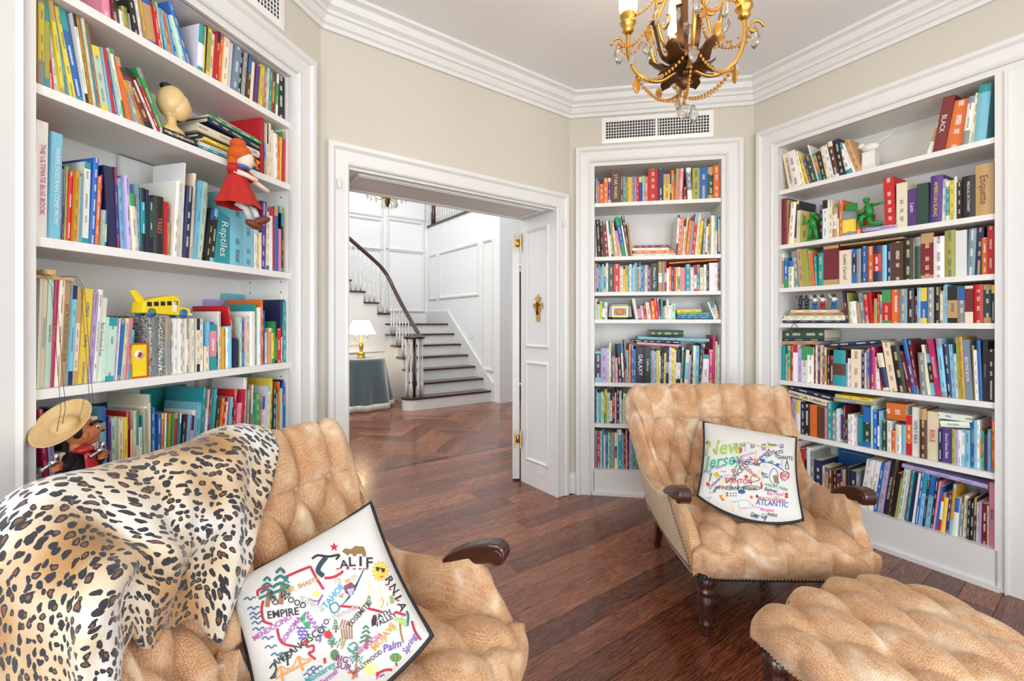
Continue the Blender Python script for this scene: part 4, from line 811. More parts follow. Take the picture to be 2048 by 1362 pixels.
class Stitch:
    """embroidery transcribed in picture coordinates and laid on the pillow's real surface"""
    def __init__(s, M, pos, L, ox, oy, sc): s.M, s.pos, s.L, s.o = M, pos, L, (ox, oy, sc); s.txt, s.art = MB(), MB(); s.Mi = M.inverted(); s.k = 1.3 if sc > 5 else 1.12
    def inv(s, X, Z):
        a, b = X/s.L*2, Z/s.L*2; x0, z0 = a, b
        for _ in range(6):
            q = s.pos(max(-1, min(1, a)), max(-1, min(1, b)), 1); ex, ez = X-q.x, Z-q.z; a += ex/s.L*2; b += ez/s.L*2
            a = max(-1.3, min(1.3, a)); b = max(-1.3, min(1.3, b))
        return a, b
    def loc(s, x, y):
        u, v = s.o[0]+x/s.o[2], s.o[1]+y/s.o[2]; c = s.Mi @ Vector((0, 0, HC)); r = s.Mi.to_3x3() @ ray(u, v); yy = -.05
        for _ in range(3):
            t = (yy-c.y)/r.y; p = c+r*t; a, b = s.inv(p.x, p.z); yy = s.pos(max(-1, min(1, a)), max(-1, min(1, b)), 1).y
        return a, b
    def surf(s, a, b, e=.0016): q = s.pos(max(-1, min(1, a)), max(-1, min(1, b)), 1); return Vector((q.x, q.y-e, q.z))
    def inside(s, x, y): a, b = s.loc(x, y); return abs(a) < .97 and abs(b) < .97
    ok = inside
    def t(s, txt, x, y, h, rot, col, shear=0, w=1.):
        if not s.ok(x, y): return
        vs, fs, tw = text_geo(txt, shear, .012); c, sn = cos(radians(rot)), sin(radians(rot)); P = []
        for a, b in vs:
            px, py = a*h*w*s.k**.6, b*h*s.k; P.append(s.surf(*s.loc(x+px*c-py*sn*1, y-(px*sn+py*c)), .002))
        s.txt.add(P, fs, lin(col))
    def l(s, pts, wd, col, n=5, closed=False):
        P = crom([(x, y, 0) for x, y in (pts+[pts[0]] if closed else pts)], n); A, B = [], []; I = [s.inside(p.x, p.y) for p in P]
        for i, p in enumerate(P):
            d = (P[min(i+1, len(P)-1)]-P[max(i-1, 0)]).normalized(); nx, ny = -d.y*wd/2*s.k, d.x*wd/2*s.k
            A.append(s.surf(*s.loc(p.x+nx, p.y+ny))); B.append(s.surf(*s.loc(p.x-nx, p.y-ny)))
        k = len(P); s.art.add(A+B, [(i, i+1, k+i+1, k+i) for i in range(k-1) if I[i] and I[i+1]], lin(col))
    def p(s, pts, col, e=.0013):
        P = [s.surf(*s.loc(x, y), e) for x, y in pts]
        if not all(s.inside(x, y) for x, y in pts): return
        s.art.add(P, [tuple(range(len(P)))], lin(col))
    def disc(s, x, y, r, col, e=.0014, ry=None): s.p([(x+r*cos(a*pi/6), y+(ry or r)*sin(a*pi/6)) for a in range(12)], col, e)
    def star(s, x, y, r, col): s.p([(x+(r if k % 2 == 0 else r*.42)*sin(k*pi/5), y-(r if k % 2 == 0 else r*.42)*cos(k*pi/5)) for k in range(10)], col)
    def tree(s, x, y, h, col='1f6b63', tr='8a5a3c'):
        s.l([(x, y), (x+h*.06, y-h*.5)], h*.12, tr, 1)
        for k in range(4): q = y-h*.25-h*.19*k; ww = h*(.26-.05*k); s.l([(x-ww, q), (x, q-h*.12), (x+ww, q)], h*.07, col, 2)
    def flower(s, x, y, r, col):
        for k in range(4): s.disc(x+r*.6*cos(k*pi/2+.6), y+r*.6*sin(k*pi/2+.6), r*.55, col, .0012+.0001*k)
        s.disc(x, y, r*.3, 'e9d27a', .0019)
    def wave(s, x, y, w, col='27587f'): s.l([(x-w/2, y+w*.12), (x-w*.2, y-w*.1), (x+w*.05, y+w*.12), (x+w*.3, y-w*.12), (x+w/2, y-w*.05)], w*.09, col, 3)
    def done(s, c):
        s.txt.build('embroidered_lettering', 'thread', c)['kind'] = 'stuff'; s.art.build('embroidered_motifs', 'thread', c)['kind'] = 'stuff'
RN = Matrix(((.923, .177, .342), (-.37, .655, .659), (-.107, -.735, .67))); RC = Matrix(((.8287, -.0568, -.5568), (.4171, .726, .5468), (.3732, -.6854, .6253)))
def pose(R3, c, k): c = Vector((c[0]*k, c[1]*k, HC+(c[2]-HC)*k)); return Matrix.Translation(c) @ R3.to_4x4()
MN = pose(RN, (1.175, 2.263, .544), .945); c, pos, L = pillow_obj('throw_pillow', MN, .44*.945, 'white pillow embroidered with New Jersey place names on the far armchair', .28)
S = Stitch(MN, pos, L, 1400, 840, 6.19)
for a in [("New", 290, 335, 135, 4, '9db84a', .3), ("Jersey", 280, 500, 112, 8, '35a88c', .35), ("TRENTON", 470, 758, 44, -4, 'b3243a'), ("RINCETON", 510, 610, 44, 48, '2a3050'), ("P", 425, 645, 60, 20, '8a5a34'), ("PINELANDS", 390, 845, 36, -3, '30323a'),
          ("ATLANTIC", 890, 1032, 50, -6, '2a5fa8'), ("BEACH HAVEN", 885, 985, 30, -6, 'c8402f'), ("BIG", 1048, 688, 46, 0, 'b82a3c'), ("JETS", 975, 405, 36, 18, '2b3550'), ("NETS", 872, 422, 34, 28, '2b3550'), ("GIANTS", 1050, 468, 34, -6, '2b3550'),
          ("Englewood", 775, 440, 30, 42, '3a3a66'), ("MORRISTOWN", 575, 535, 30, -8, '343a74'), ("Edison", 632, 640, 40, -38, 'c0433a', .2), ("Montclair", 600, 490, 28, 4, 'd88cb4', .2), ("Hoboken", 600, 425, 26, 18, 'c79ac8'), ("Blue", 795, 665, 26, -10, '2a4a80'), ("Eyes", 808, 700, 26, -10, '2a4a80'),
          ("ASBURY PARK", 945, 832, 28, -14, '4f9a78'), ("Belmar", 880, 868, 34, -10, '2d3560', .2), ("Bay Head", 930, 915, 32, -4, 'd56fa0', .2), ("Margate", 830, 1112, 32, -6, 'cf5d98', .2), ("Ocean City", 735, 1165, 26, -10, '3a4470', .2), ("Avalon", 892, 1168, 28, -6, '5a2a50', .2),
          ("Delaware", 190, 768, 34, 44, '3a5a8c', .2), ("Cape May", 255, 1055, 34, -10, 'cf5d98', .2), ("Violets", 890, 305, 24, -4, '3a3a44'), ("Whitman", 620, 842, 28, 0, '2a2c34', .2), ("catstudio", 800, 1220, 30, -8, '3f9a6a', .2), ("State", 235, 580, 28, 24, '6a8ab8'), ("Garden", 130, 610, 26, 50, '6a5aa0'), ("Raritan", 490, 540, 26, -78, 'b8434a')]: S.t(*a)
S.star(572, 706, 38, 'c22a34')
for x, y in ((440, 315), (540, 305), (650, 325), (790, 320), (1010, 325), (620, 1170), (1080, 1215), (790, 350)): S.flower(x, y, 28, '8a72c0')
S.l([(470, 300), (600, 285), (730, 325), (870, 330), (1000, 310)], 10, 'b9c25c'); S.l([(700, 370), (690, 480), (690, 560)], 8, 'd8c49a'); S.l([(500, 420), (465, 520), (440, 620), (370, 720), (240, 790), (300, 880), (330, 960), (400, 1060), (480, 1130), (520, 1100)], 16, 'dcc69c')
S.l([(790, 560), (740, 640), (700, 690), (760, 720), (780, 800)], 14, 'dcc69c'); S.l([(700, 560), (780, 525), (900, 545), (1040, 630)], 7, '232833'); S.disc(485, 372, 42, 'd8553c'); S.l([(465, 335), (480, 372), (470, 408)], 12, 'f0c24a'); S.l([(505, 338), (492, 372), (505, 408)], 10, '5a4a9a')
S.l([(565, 310), (560, 390)], 10, 'a8b0b8'); S.disc(690, 535, 28, 'c8323c'); S.disc(775, 500, 32, '2f62a8', ry=20); S.disc(880, 520, 34, '4fa088', ry=18); S.disc(960, 555, 30, '2f62a8', ry=18); S.disc(515, 890, 48, '2a50a0', ry=26); S.disc(97, 795, 24, 'd8402c')
S.l([(610, 780), (650, 690), (740, 740), (610, 780)], 8, '8a5a44'); S.l([(520, 830), (600, 815), (720, 830), (730, 860), (600, 865), (520, 840)], 6, '23262c'); S.p([(748, 770), (776, 772), (774, 855), (750, 855)], 'b8283a'); S.p([(900, 690), (950, 680), (985, 790), (920, 780)], '8a7054')
S.l([(870, 650), (860, 720), (900, 790), (960, 800), (960, 650), (910, 600), (870, 650)], 7, '5a7aa0'); S.l([(1000, 660), (1048, 642), (1098, 660), (1090, 720), (1048, 745), (1000, 715), (1000, 660)], 8, 'b82a3c'); S.l([(1075, 500), (1060, 600), (1100, 600), (1075, 500)], 8, '2f5a50'); S.l([(1020, 480), (1015, 600)], 18, 'b4bcc8'); S.l([(820, 450), (815, 600)], 22, 'c4c8d8')
for x, y in ((330, 790), (380, 860), (470, 860), (330, 960)): S.tree(x, y, 70, '3f7a58')
for k in range(8): S.p([(330+k % 4*34, 905+k//4*30), (350+k % 4*34, 900+k//4*30), (345+k % 4*34, 920+k//4*30)], '2a2c30')
for x, y in ((200, 860), (140, 900), (110, 960), (420, 1015), (330, 690), (1040, 750), (950, 960), (420, 1120), (290, 640)): S.wave(x, y, 70, '7a9ab8')
S.p([(235, 930), (280, 930), (310, 1000), (270, 1000)], 'd8562c'); S.p([(250, 935), (290, 945), (300, 990)], 'f0c83c'); S.l([(170, 900), (200, 840), (240, 830)], 22, '7a5a3c'); S.l([(470, 1000), (520, 990), (600, 1000), (650, 1090), (500, 1090), (470, 1000)], 7, 'b0b0b4'); S.l([(640, 1040), (700, 1090), (740, 1070)], 10, 'd08ab0'); S.disc(635, 955, 20, 'd85a30'); S.disc(705, 945, 14, '23262c', ry=20); S.l([(1060, 900), (1060, 970)], 14, 'c8323c'); S.l([(1080, 905), (1080, 970)], 14, 'c8323c')
S.p([(165, 670), (215, 640), (250, 690), (200, 720)], 'c8a83c'); S.l([(125, 690), (140, 660), (115, 760)], 14, '3f8a50'); S.l([(60, 320), (95, 265)], 10, '23262c'); S.disc(100, 265, 26, 'c89a70'); S.l([(860, 1200), (960, 1225), (1060, 1215)], 9, '9ab85a')
S.done(c)
MC = pose(RC, (-.5272, 1.294, .4384), .90); c, pos, L = pillow_obj('throw_pillow', MC, .44*.90, 'white pillow embroidered with California place names on the near armchair', .14)
S = Stitch(MC, pos, L, 420, 980, 3.012); K_ = '23272c'
S.l([(615, 415), (650, 395), (715, 402), (778, 392), (760, 420)], 12, K_); S.l([(700, 405), (665, 450), (652, 490), (685, 520)], 26, '2c3f46'); S.l([(690, 532), (740, 527), (785, 505), (802, 488)], 14, 'c02238')
for a in [("A", 808, 448, 44, 6, K_, 0, 1.2), ("L", 858, 432, 50, 4, K_, 0, 1.2), ("I", 908, 430, 52, 0, K_, 0, 1.4), ("F", 962, 438, 54, 0, K_, 0, 1.2), ("R", 1085, 545, 40, -52, K_, 0, 1.2), ("N", 1112, 595, 40, -58, K_, 0, 1.2), ("I", 1135, 648, 40, -62, K_, 0, 1.5), ("A", 1160, 702, 42, -66, K_, 0, 1.2),
          ("MT. SHASTA", 560, 572, 25, 22, 'c9863c'), ("RED", 382, 655, 32, -60, '3a2433'), ("WOOD", 500, 668, 32, -24, '3a2433'), ("EMPIRE", 442, 742, 40, 8, '2e2030'), ("MENDOCINO", 375, 830, 28, 31, 'b352b0'), ("SONOMA", 490, 840, 27, 55, 'a548a8'), ("NAPA", 614, 792, 30, -58, 'a548a8'),
          ("AN", 412, 1030, 34, 24, '1d3a33'), ("FRANCISCO", 558, 925, 38, 36, '1d3330'), ("SACTO.", 680, 842, 30, 66, '5a3a7a'), ("Sierra", 632, 690, 36, -30, 'bdb8ae', .3), ("Nevada", 812, 735, 36, 26, 'bdb8ae', .3), ("TAHOE", 742, 640, 34, 50, '2a9cc2'), ("YOSEMITE", 895, 752, 27, 48, K_),
          ("SEQUOIA", 962, 922, 28, 38, 'c24fa0'), ("MOJAVE", 1046, 884, 36, 50, 'e39032'), ("EATH", 1040, 752, 28, 24, '33222e'), ("VALLEY", 1058, 782, 28, 28, '33222e'), ("Palm", 1096, 940, 40, 20, '6a4aa8', .3), ("Springs", 1206, 920, 32, 60, '6a4aa8', .3), ("SAN DIEGO", 1196, 1008, 34, 44, '36a3b0'),
          ("BIG", 796, 1018, 34, -14, '7a2f6a'), ("SUR.", 812, 1064, 34, -12, '7a2f6a'), ("HOLLYWOOD", 946, 1040, 22, 38, K_), ("Monterey", 664, 1100, 34, 32, '2a97a2', .2), ("18", 772, 548, 30, 6, 'c9bda6'), ("49", 866, 530, 30, 6, 'c9bda6'), ("Carmel", 712, 1130, 30, 40, 'b352b0', .2)]: S.t(*a)
S.l([(360, 1075), (385, 1045), (400, 1080), (380, 1120), (365, 1135), (395, 1125), (392, 1105)], 9, '1d3a33'); S.l([(465, 985), (470, 1060)], 10, '1d3330'); S.l([(450, 985), (500, 965)], 8, '1d3330'); S.l([(455, 1020), (490, 1008)], 7, '1d3330')
S.star(748, 345, 28, 'c02238'); RD = 'b81f36'
for pts in ([(455, 525), (530, 492), (605, 462)], [(605, 462), (640, 530), (685, 600)], [(362, 578), (292, 605), (290, 642)], [(322, 668), (312, 720), (326, 790), (375, 810)], [(405, 835), (420, 900), (450, 930), (505, 942)], [(545, 945), (580, 908), (585, 945), (622, 938), (622, 972), (596, 985), (636, 1022)], [(690, 1012), (694, 1046)],
            [(785, 700), (850, 706), (905, 712)], [(950, 714), (1035, 735)], [(1115, 735), (1180, 756)], [(1216, 790), (1235, 850), (1276, 915), (1268, 945), (1228, 1010), (1160, 1078)], [(1000, 1112), (1060, 1085), (1122, 1086)]): S.l(pts, 13, RD)
for x in (770, 830, 870, 905, 945, 1065, 1085, 1108, 1132): S.l([(x-9, 476 if x < 960 else 570+(x-1065)*1.4), (x+9, 476 if x < 960 else 574+(x-1065)*1.4)], 7, RD, 1)
S.p([(795, 372), (815, 352), (850, 358), (875, 338), (925, 342), (938, 370), (942, 402), (925, 402), (915, 385), (885, 385), (880, 400), (862, 400), (860, 385), (838, 385), (830, 398), (815, 382)], '8a6a3c')
for k in range(14): a = k*2*pi/14; S.p([(1027+40*cos(a-.15), 490+48*sin(a-.15)), (1027+58*cos(a), 490+66*sin(a)), (1027+40*cos(a+.15), 490+48*sin(a+.15))], 'eda63c', .0012)
S.disc(1027, 490, 44, 'f3c04a', .0016, 52); S.p([(1000, 468), (1022, 468), (1018, 490), (1003, 488)], K_, .0022); S.p([(1032, 472), (1056, 478), (1050, 498), (1035, 494)], K_, .0022); S.l([(1000, 466), (1056, 478)], 5, K_); S.l([(1003, 508), (1020, 525), (1046, 520)], 6, 'b04a2c')
for x, y, h in ((345, 705, 190), (425, 690, 230), (458, 635, 120)): S.tree(x, y, h, '2a6a66', '9a6a4a')
for x, y, h in ((757, 860, 80), (940, 960, 150), (958, 705, 70), (735, 950, 80), (880, 1030, 90)): S.tree(x, y, h, '3a7a62')
for k in range(5): S.l([(785+k*17, 830+k*2), (800+k*15, 780+k*4)], 7, 'a06a4c', 2); S.l([(800+k*14, 900), (790+k*16, 835)], 7, 'a06a4c', 2)
for x, y in ((240, 655), (262, 712), (280, 770), (288, 800), (292, 838), (350, 892), (368, 945), (405, 990), (275, 745), (620, 1085), (600, 1110), (640, 1070), (1060, 1120)): S.wave(x, y, 72)
for k in range(6): S.l([(930-k*13, 470+k*30), (900-k*16, 540+k*26), (870-k*14, 610+k*16)], 5, '27406e', 3)
S.l([(935, 560), (985, 600), (960, 680)], 5, 'efdf9c'); S.l([(1015, 570), (1030, 640), (1005, 700)], 5, 'efdf9c'); S.l([(960, 540), (955, 620), (925, 690)], 5, 'efdf9c'); S.l([(1035, 650), (1045, 680), (1030, 710)], 6, 'e3a052'); S.l([(1065, 675), (1072, 700)], 6, 'e3a052')
S.l([(720, 700), (750, 678), (778, 700), (770, 730), (738, 740), (720, 700)], 7, '2a7a86'); S.p([(812, 540), (842, 536), (840, 556), (815, 560)], 'c9a25c'); S.p([(805, 580), (850, 555), (880, 580), (850, 640), (815, 620)], '8a4058'); S.p([(825, 600), (872, 590), (850, 650)], 'a8b4c0', .0018); S.p([(770, 640), (805, 620), (800, 655)], 'b8925c')
for k in range(18): S.disc(528+(k % 5)*13+(k//5)*4, 830+(k//5)*20+(k % 2)*5, 7, '6a4ab0')
S.p([(540, 775), (580, 728), (572, 790), (552, 800)], '2f9a5c'); S.p([(560, 800), (600, 790), (605, 840), (575, 830)], '2f9a5c'); S.l([(500, 815), (535, 790)], 8, 'a9c25c')
OB = 'e8923c'; S.l([(395, 1138), (500, 1085), (610, 1025)], 9, OB); S.l([(442, 1170), (425, 1062)], 11, OB); S.l([(562, 1090), (530, 1002)], 13, OB); S.l([(398, 1118), (424, 1064), (470, 1080), (505, 1058), (530, 1004), (565, 1022), (608, 1018)], 6, OB)
for k in range(7): S.l([(450+k*14, 1110-k*7), (448+k*14, 1078-k*4)], 3, OB, 1)
S.disc(712, 872, 24, 'd0252c'); S.l([(712, 850), (722, 842)], 6, '3f8a3a'); S.p([(972, 790), (985, 752), (1005, 765), (1000, 812), (975, 825)], '33222e')
S.l([(1165, 920), (1150, 860), (1145, 800)], 9, '9a6a3c')
for a in (-2.6, -2., -1.2, -.5, .2, .7): S.l([(1145, 800), (1145+30*cos(a), 795+26*sin(a)), (1145+46*cos(a), 805+34*sin(a))], 8, 'a4c25a')
for a in (-2.6, -1.8, -1., -.2): S.l([(1100, 850), (1100+22*cos(a), 846+20*sin(a)), (1100+34*cos(a), 852+26*sin(a))], 7, 'b4cc6a')
S.l([(1190, 820), (1195, 760), (1185, 730)], 12, '2a6a66'); S.disc(1118, 1010, 36, '3a8a4a', .0014, 26)
for k in range(6): S.disc(1095+(k % 3)*22, 1000+(k//3)*18, 5, 'e08a3a', .002)
S.l([(1120, 1040), (1128, 1066)], 10, '8a5a3c'); S.l([(835, 940), (870, 920), (890, 950), (850, 975), (830, 950), (870, 990)], 8, '2a8a80'); S.disc(752, 995, 26, '5a7a4a', .0014, 34); S.p([(640, 1015), (690, 985), (720, 980), (720, 1000), (650, 1030)], 'd8cfc4')
S.p([(920, 1060), (945, 1040), (990, 1050), (1010, 1075), (1000, 1110), (940, 1115)], 'ecd28a'); S.p([(1000, 1090), (1025, 1112), (1003, 1145)], 'b0459a'); S.l([(795, 890), (800, 940), (790, 960)], 9, 'e8923c'); S.l([(880, 1050), (885, 1130)], 12, 'c86a4c'); S.l([(830, 1100), (870, 1105), (860, 1140)], 12, 'c86a4c')
for k in range(10): S.l([(710+k*11, 920+(k % 3)*16), (722+k*11, 895+(k % 3)*16)], 5, '2f8a78', 1); S.l([(840+k*8, 1020+(k % 3)*14), (850+k*8, 1000+(k % 3)*14)], 5, '2f8a78', 1)
S.l([(1090, 640), (1098, 660), (1095, 685)], 20, '8aa45a'); S.p([(615, 640), (640, 600), (665, 620), (650, 650)], 'e9d27a'); S.l([(600, 660), (650, 670), (680, 630), (650, 690)], 6, '8a4aa0'); S.l([(545, 650), (560, 665), (552, 640), (580, 650)], 5, 'bdb8ae')
S.done(c)
# ================================================================= entrance hall seen through the doorway
hw = 'hall_paint'
MR = FB @ T(3.5, 0, 0) @ RZ(pi/2)          # right stair wall: local x = depth d, +y = out of the wall
struct(MB().b2((3.5, 3.43, 0), (3.62, 6.13, 2.86), FB).build('wall_stair', hw))
struct(MB().b2((-1.6, 6.01, 0), (5.6, 6.13, 5.6), FB).build('wall_stair_end', hw))
e = holed(MB(), 3.62, 6.6, 2.86, 3.86, 4.7, 0, 2.1, .12, FB @ T(0, 3.43, 0)); struct(e.build('wall_hall_side', hw))
struct(MB().b2((-1.7, .41, 0), (-1.6, 6.13, 5.6), FB).build('wall_hall_left', hw)); struct(MB().b2((6.6, .41, 0), (6.7, 6.13, 5.6), FB).build('wall_hall_right', hw))
struct(MB().b2((-1.7, .42, 0), (.0, .5, 5.6), FB).build('wall_hall_front', hw)); struct(MB().b2((1.752, .42, 0), (6.7, .5, 5.6), FB).build('wall_hall_front', hw)); struct(MB().b2((0, .42, 2.93), (1.752, .5, 5.6), FB).build('wall_hall_front', hw))
struct(MB().b2((-1.7, .41, 5.6), (6.7, 6.13, 5.7), FB).build('ceiling_hall', hw))
struct(MB().b2((3.5, 3.43, 2.86), (6.6, 6.01, 3.2), FB).build('ceiling_gallery', hw))
tr = struct(MB().sweep([(3.43, 0, 0), (6.01, 0, 0)], [(2.84, 0), (2.84, .03), (2.90, .05), (2.96, .03), (3.12, .03), (3.16, .05), (3.2, .05), (3.2, 0)], (0, 1, 0), MR).build('trim_3', 'trim'))
area('hall_skylight', FB @ Vector((1.6, 2.9, 5.5)), FB @ Vector((1.6, 2.9, 0)), 4, 3.6, 155, (.95, .98, 1)); area('hall_window_light', FB @ Vector((-1.55, 2.6, 2.2)), FB @ Vector((4, 3.6, 1.0)), 2.2, 2.8, 64, (.93, .97, 1))  # fill lights added to brighten the hall
def rect_panel(M, x0, z0, x1, z1, N): return frame_strip(x0, z0, x1, z1, M, N, ((-.03, 0), (-.03, .010), (-.012, .02), (.012, .02), (.03, .010), (.03, 0))).build('panel_moulding', 'trim', wt)
wt = struct(MB().b2((-1.6, 5.985, 0), (3.5, 6.009, .14), FB).build('trim_4', 'trim')); MBk = FB @ T(0, 6.009, 0)
for u0, v0, u1, v1 in ((690, 492, 763, 440), (775, 499, 846, 447), (775, 621, 847, 505), (690, 621, 763, 500), (775, 430, 848, 360), (690, 422, 763, 350), (600, 492, 678, 432), (600, 621, 678, 495)):
    a = on_plane(u0, v0, FB, 6.01); b = on_plane(u1, v1, FB, 6.01); rect_panel(MBk, a[0], a[1], b[0], b[1], (0, -1, 0))
for u0, u1, za, zb in ((860, 874, 1.75, 2.62), (880, 957, 1.75, 2.62), (967, 986, .5, 2.62)):
    a = on_plane(u0, 600, MR, 0); b = on_plane(u1, 600, MR, 0); rect_panel(MR, min(a[0], b[0]), za, max(a[0], b[0]), zb, (0, 1, 0))
sw = MB().b2((4.22, .0, 1.0), (4.34, .006, 1.12), MR).build('switch_plate', 'outlet', bevel=.002); tag(sw, 'white light switch plate on the panelled staircase wall', 'switch')
dc = struct(MB().sweep([(3.86, 3.43, 0), (3.86, 3.43, 2.1), (4.7, 3.43, 2.1), (4.7, 3.43, 0)], CAS, (0, -1, 0), FB).build('trim_5', 'trim'))
hb = MB(); hb.b2((3.872, 3.45, 1.62), (3.885, 3.50, 1.76), FB); hb.b2((3.872, 3.45, .2), (3.885, 3.50, .34), FB); hb.build('hinge', 'brass', dc)
# ---- staircase
RS = .18; st = thing('staircase', FB @ T(2.9, 3.65, 0), 'white staircase with dark treads and curving dark handrail in the hall', 'staircase'); SI = (FB @ T(2.9, 3.65, 0)).inverted() @ FB
def part(mb, name, mat, **k): o = mb.build(name, mat, st, **k); o.matrix_local = SI; return o
for k in range(1, 8):
    d0 = 3.65+.245*(k-1); d1 = d0+.245 if k < 7 else 6.0; z = RS*k
    if k == 1:
        poly_ = [(3.48, d0), (3.48, d1+.02), (2.20, d1+.02)]+[(2.20+.16*cos(a), d0+.15+.15*sin(a)) for a in [pi/2+pi*j/10 for j in range(11)]]
        part(MB().prism(poly_, 0, z-.028, axis='z'), 'riser', 'trim'); c_ = (2.7, d0+.13)
        part(MB().prism([((x-c_[0])*1.012+c_[0], (y-c_[1])*1.10+c_[1]) if y < d0+.3 else (x, y) for x, y in poly_], z-.028, z, axis='z'), 'tread', 'rail_wood')
    else:
        x0 = 2.30
        part(MB().b2((x0, d0, 0), (3.48, d1, z-.028)), 'riser', 'trim'); part(MB().b2((x0-.03, d0-.03, z-.028), (3.48, d1, z)), 'tread', 'rail_wood', bevel=.006)
for k in range(8, 17):
    b1 = 2.36-.23*(k-8); z = RS*k
    part(MB().b2((b1-.23, 5.1, max(0, z-.9) if k > 9 else 0), (b1, 6.0, z-.028)), 'riser', 'trim'); part(MB().b2((b1-.23, 5.07, z-.028), (b1+.03, 6.0, z)), 'tread', 'rail_wood', bevel=.006)
part(MB().b2((-1.5, 5.11, 0), (2.3, 5.16, .16)), 'baseboard', 'trim')
part(MB().prism([(-1.5, 0), (2.3, 0), (2.3, 1.0), (-.2, 2.9), (-1.5, 2.9)], 5.12, 5.14), 'spandrel', 'trim')
for x0, x1, zz in ((.35, 1.15, .66), (1.25, 1.72, .66)):
    o = frame_strip(x0, .24, x1, zz, T(0, 5.115, 0), (0, -1, 0)).build('panel_moulding', 'trim', st); o.matrix_local = SI
part(MB().tube([(-1.5, 5.105, .78), (2.25, 5.105, .78)], .016, 6), 'chair_rail', 'trim')
sk = MB().prism([(3.60, 0), (3.60, .30), (5.12, 1.26+.24), (6.0, 1.26+.24), (6.0, 1.2), (5.2, 1.1), (4.0, .1), (3.9, 0)], -.0, .022, axis='x'); o = sk.build('skirt_board', 'trim', st)
o.matrix_local = SI @ T(3.475, 0, 0)
bp = [(.012, 0), (.017, 0), (.017, .2), (.011, .215), (.018, .235), (.014, .26), (.02, .34), (.013, .42), (.017, .43), (.01, .45), (.0085, .60), (.014, .615), (.009, .63), (.012, .66), (.011, .86)]
b0 = None
def baluster(x, y, z, top=None):
    global b0
    if b0 is None: b0 = part(MB().lathe(bp, 8), 'baluster', 'trim'); o = b0
    else: o = b0.copy(); COL.objects.link(o); o.parent = st
    o.matrix_local = SI @ T(x, y, z) @ Matrix.Diagonal((1, 1, ((top or z+.86)-z)/.86, 1))
for k in range(2, 7):
    for f in (.08, .2): baluster(2.36, 3.65+.245*(k-1)+f-.03, RS*k, 1.10+(3.65+.245*(k-1)+f-.03-3.97)*.735-.01)
for k in range(8, 15):
    for f in (.04, .12, .2): baluster(2.36-.23*(k-8)-f, 5.13, RS*k, min(2.30+(2.1-(2.36-.23*(k-8)-f))*.783, 9)-.01)
for a in range(7): baluster(2.24+.12*cos(a*2*pi/7+.3), 3.84+.12*sin(a*2*pi/7+.3), RS)
part(MB().tube(crom([(2.36, 3.86, 1.06), (2.36, 3.98, 1.12), (2.36, 4.5, 1.5), (2.36, 4.95, 1.86), (2.34, 5.06, 2.0), (2.26, 5.12, 2.16), (2.1, 5.13, 2.32), (1.5, 5.13, 2.79), (.6, 5.13, 3.5)], 6), .034, 10, flat=.8), 'handrail', 'rail_wood')
part(MB().lathe([(0, 1.03), (.15, 1.03), (.165, 1.045), (.165, 1.06), (.14, 1.075), (.05, 1.08), (.03, 1.1), (0, 1.1)], 20, (2.24, 3.84, 0)), 'newel_cap', 'rail_wood')
part(MB().lathe([(.02, RS), (.022, .5), (.02, 1.03)], 10, (2.24, 3.84, 0)), 'newel_post', 'rail_wood')
# ---- gallery railing
gr = thing('gallery_railing', FB @ T(3.6, 4.7, 3.2), 'dark wood railing with white spindles on the upper gallery', 'railing'); G0 = (FB @ T(3.6, 4.7, 3.2)).inverted() @ FB
o = MB().tube([(3.6, 3.45, 4.12), (3.6, 5.95, 4.12)], .035, 8).build('handrail', 'rail_wood', gr); o.matrix_local = G0
o = MB().lathe([(.05, 3.2), (.05, 3.5), (.035, 3.55), (.045, 3.75), (.03, 4.0), (.055, 4.1), (.05, 4.2), (.02, 4.25)], 12, (3.6, 5.93, 0)).build('newel_post', 'rail_wood', gr); o.matrix_local = G0
o = MB().b2((3.48, 3.43, 3.2), (3.66, 6.0, 3.235), FB).build('nosing', 'rail_wood', gr); o.matrix_world = Matrix(); o.matrix_local = gr.matrix_world.inverted()
g0 = None
for k in range(24):
    if g0 is None: g0 = MB().lathe(bp, 6).build('baluster', 'trim', gr); o = g0
    else: o = g0.copy(); COL.objects.link(o); o.parent = gr
    o.matrix_local = G0 @ T(3.6, 3.5+k*.1, 3.23)
# ---- skirted table with lamp
tb = FB @ T(1.62, 4.40, 0); t_ = thing('round_table', tb, 'round hall table draped in grey-green velvet with cream fringe', 'table')
def cloth(a, b):
    th_ = 2*pi*a; f = max(0, b-.25)/.75; r = .36*min(1, b/.25) if b <= .25 else .36+.10*f; fo = 1+.07*f*sin(th_*11+1.5*sin(th_*3))
    return Vector((r*fo*cos(th_), r*fo*sin(th_), .735 if b <= .25 else .735-.02*0-(.66)*f))
MB().grid(cloth, 132, 24).build('tablecloth', 'velvet', t_)
fg = MB()
for k in range(260):
    a = 2*pi*k/260; q = cloth(k/260, 1); fg.tube([q+Vector((0, 0, .02)), q*1.005+Vector((0, 0, -.03)), Vector((q.x*1.02, q.y*1.02, .004))], [.006, .0055, .004], 4)
fg.build('fringe', 'fringe', t_)['kind'] = 'stuff'
lm = thing('table_lamp', tb @ T(.03, .05, .737), 'gilt candelabra lamp with pleated cream shade on the velvet table', 'lamp')
MB().lathe([(0, 0), (.065, 0), (.065, .012), (.05, .02), (.055, .06), (.06, .07), (.03, .08), (.02, .1), (.032, .16), (.036, .2), (.02, .215), (.026, .23), (.012, .24), (.008, .5), (.012, .52), (.004, .54), (0, .56)], 16).build('lamp_base', 'gold', lm)
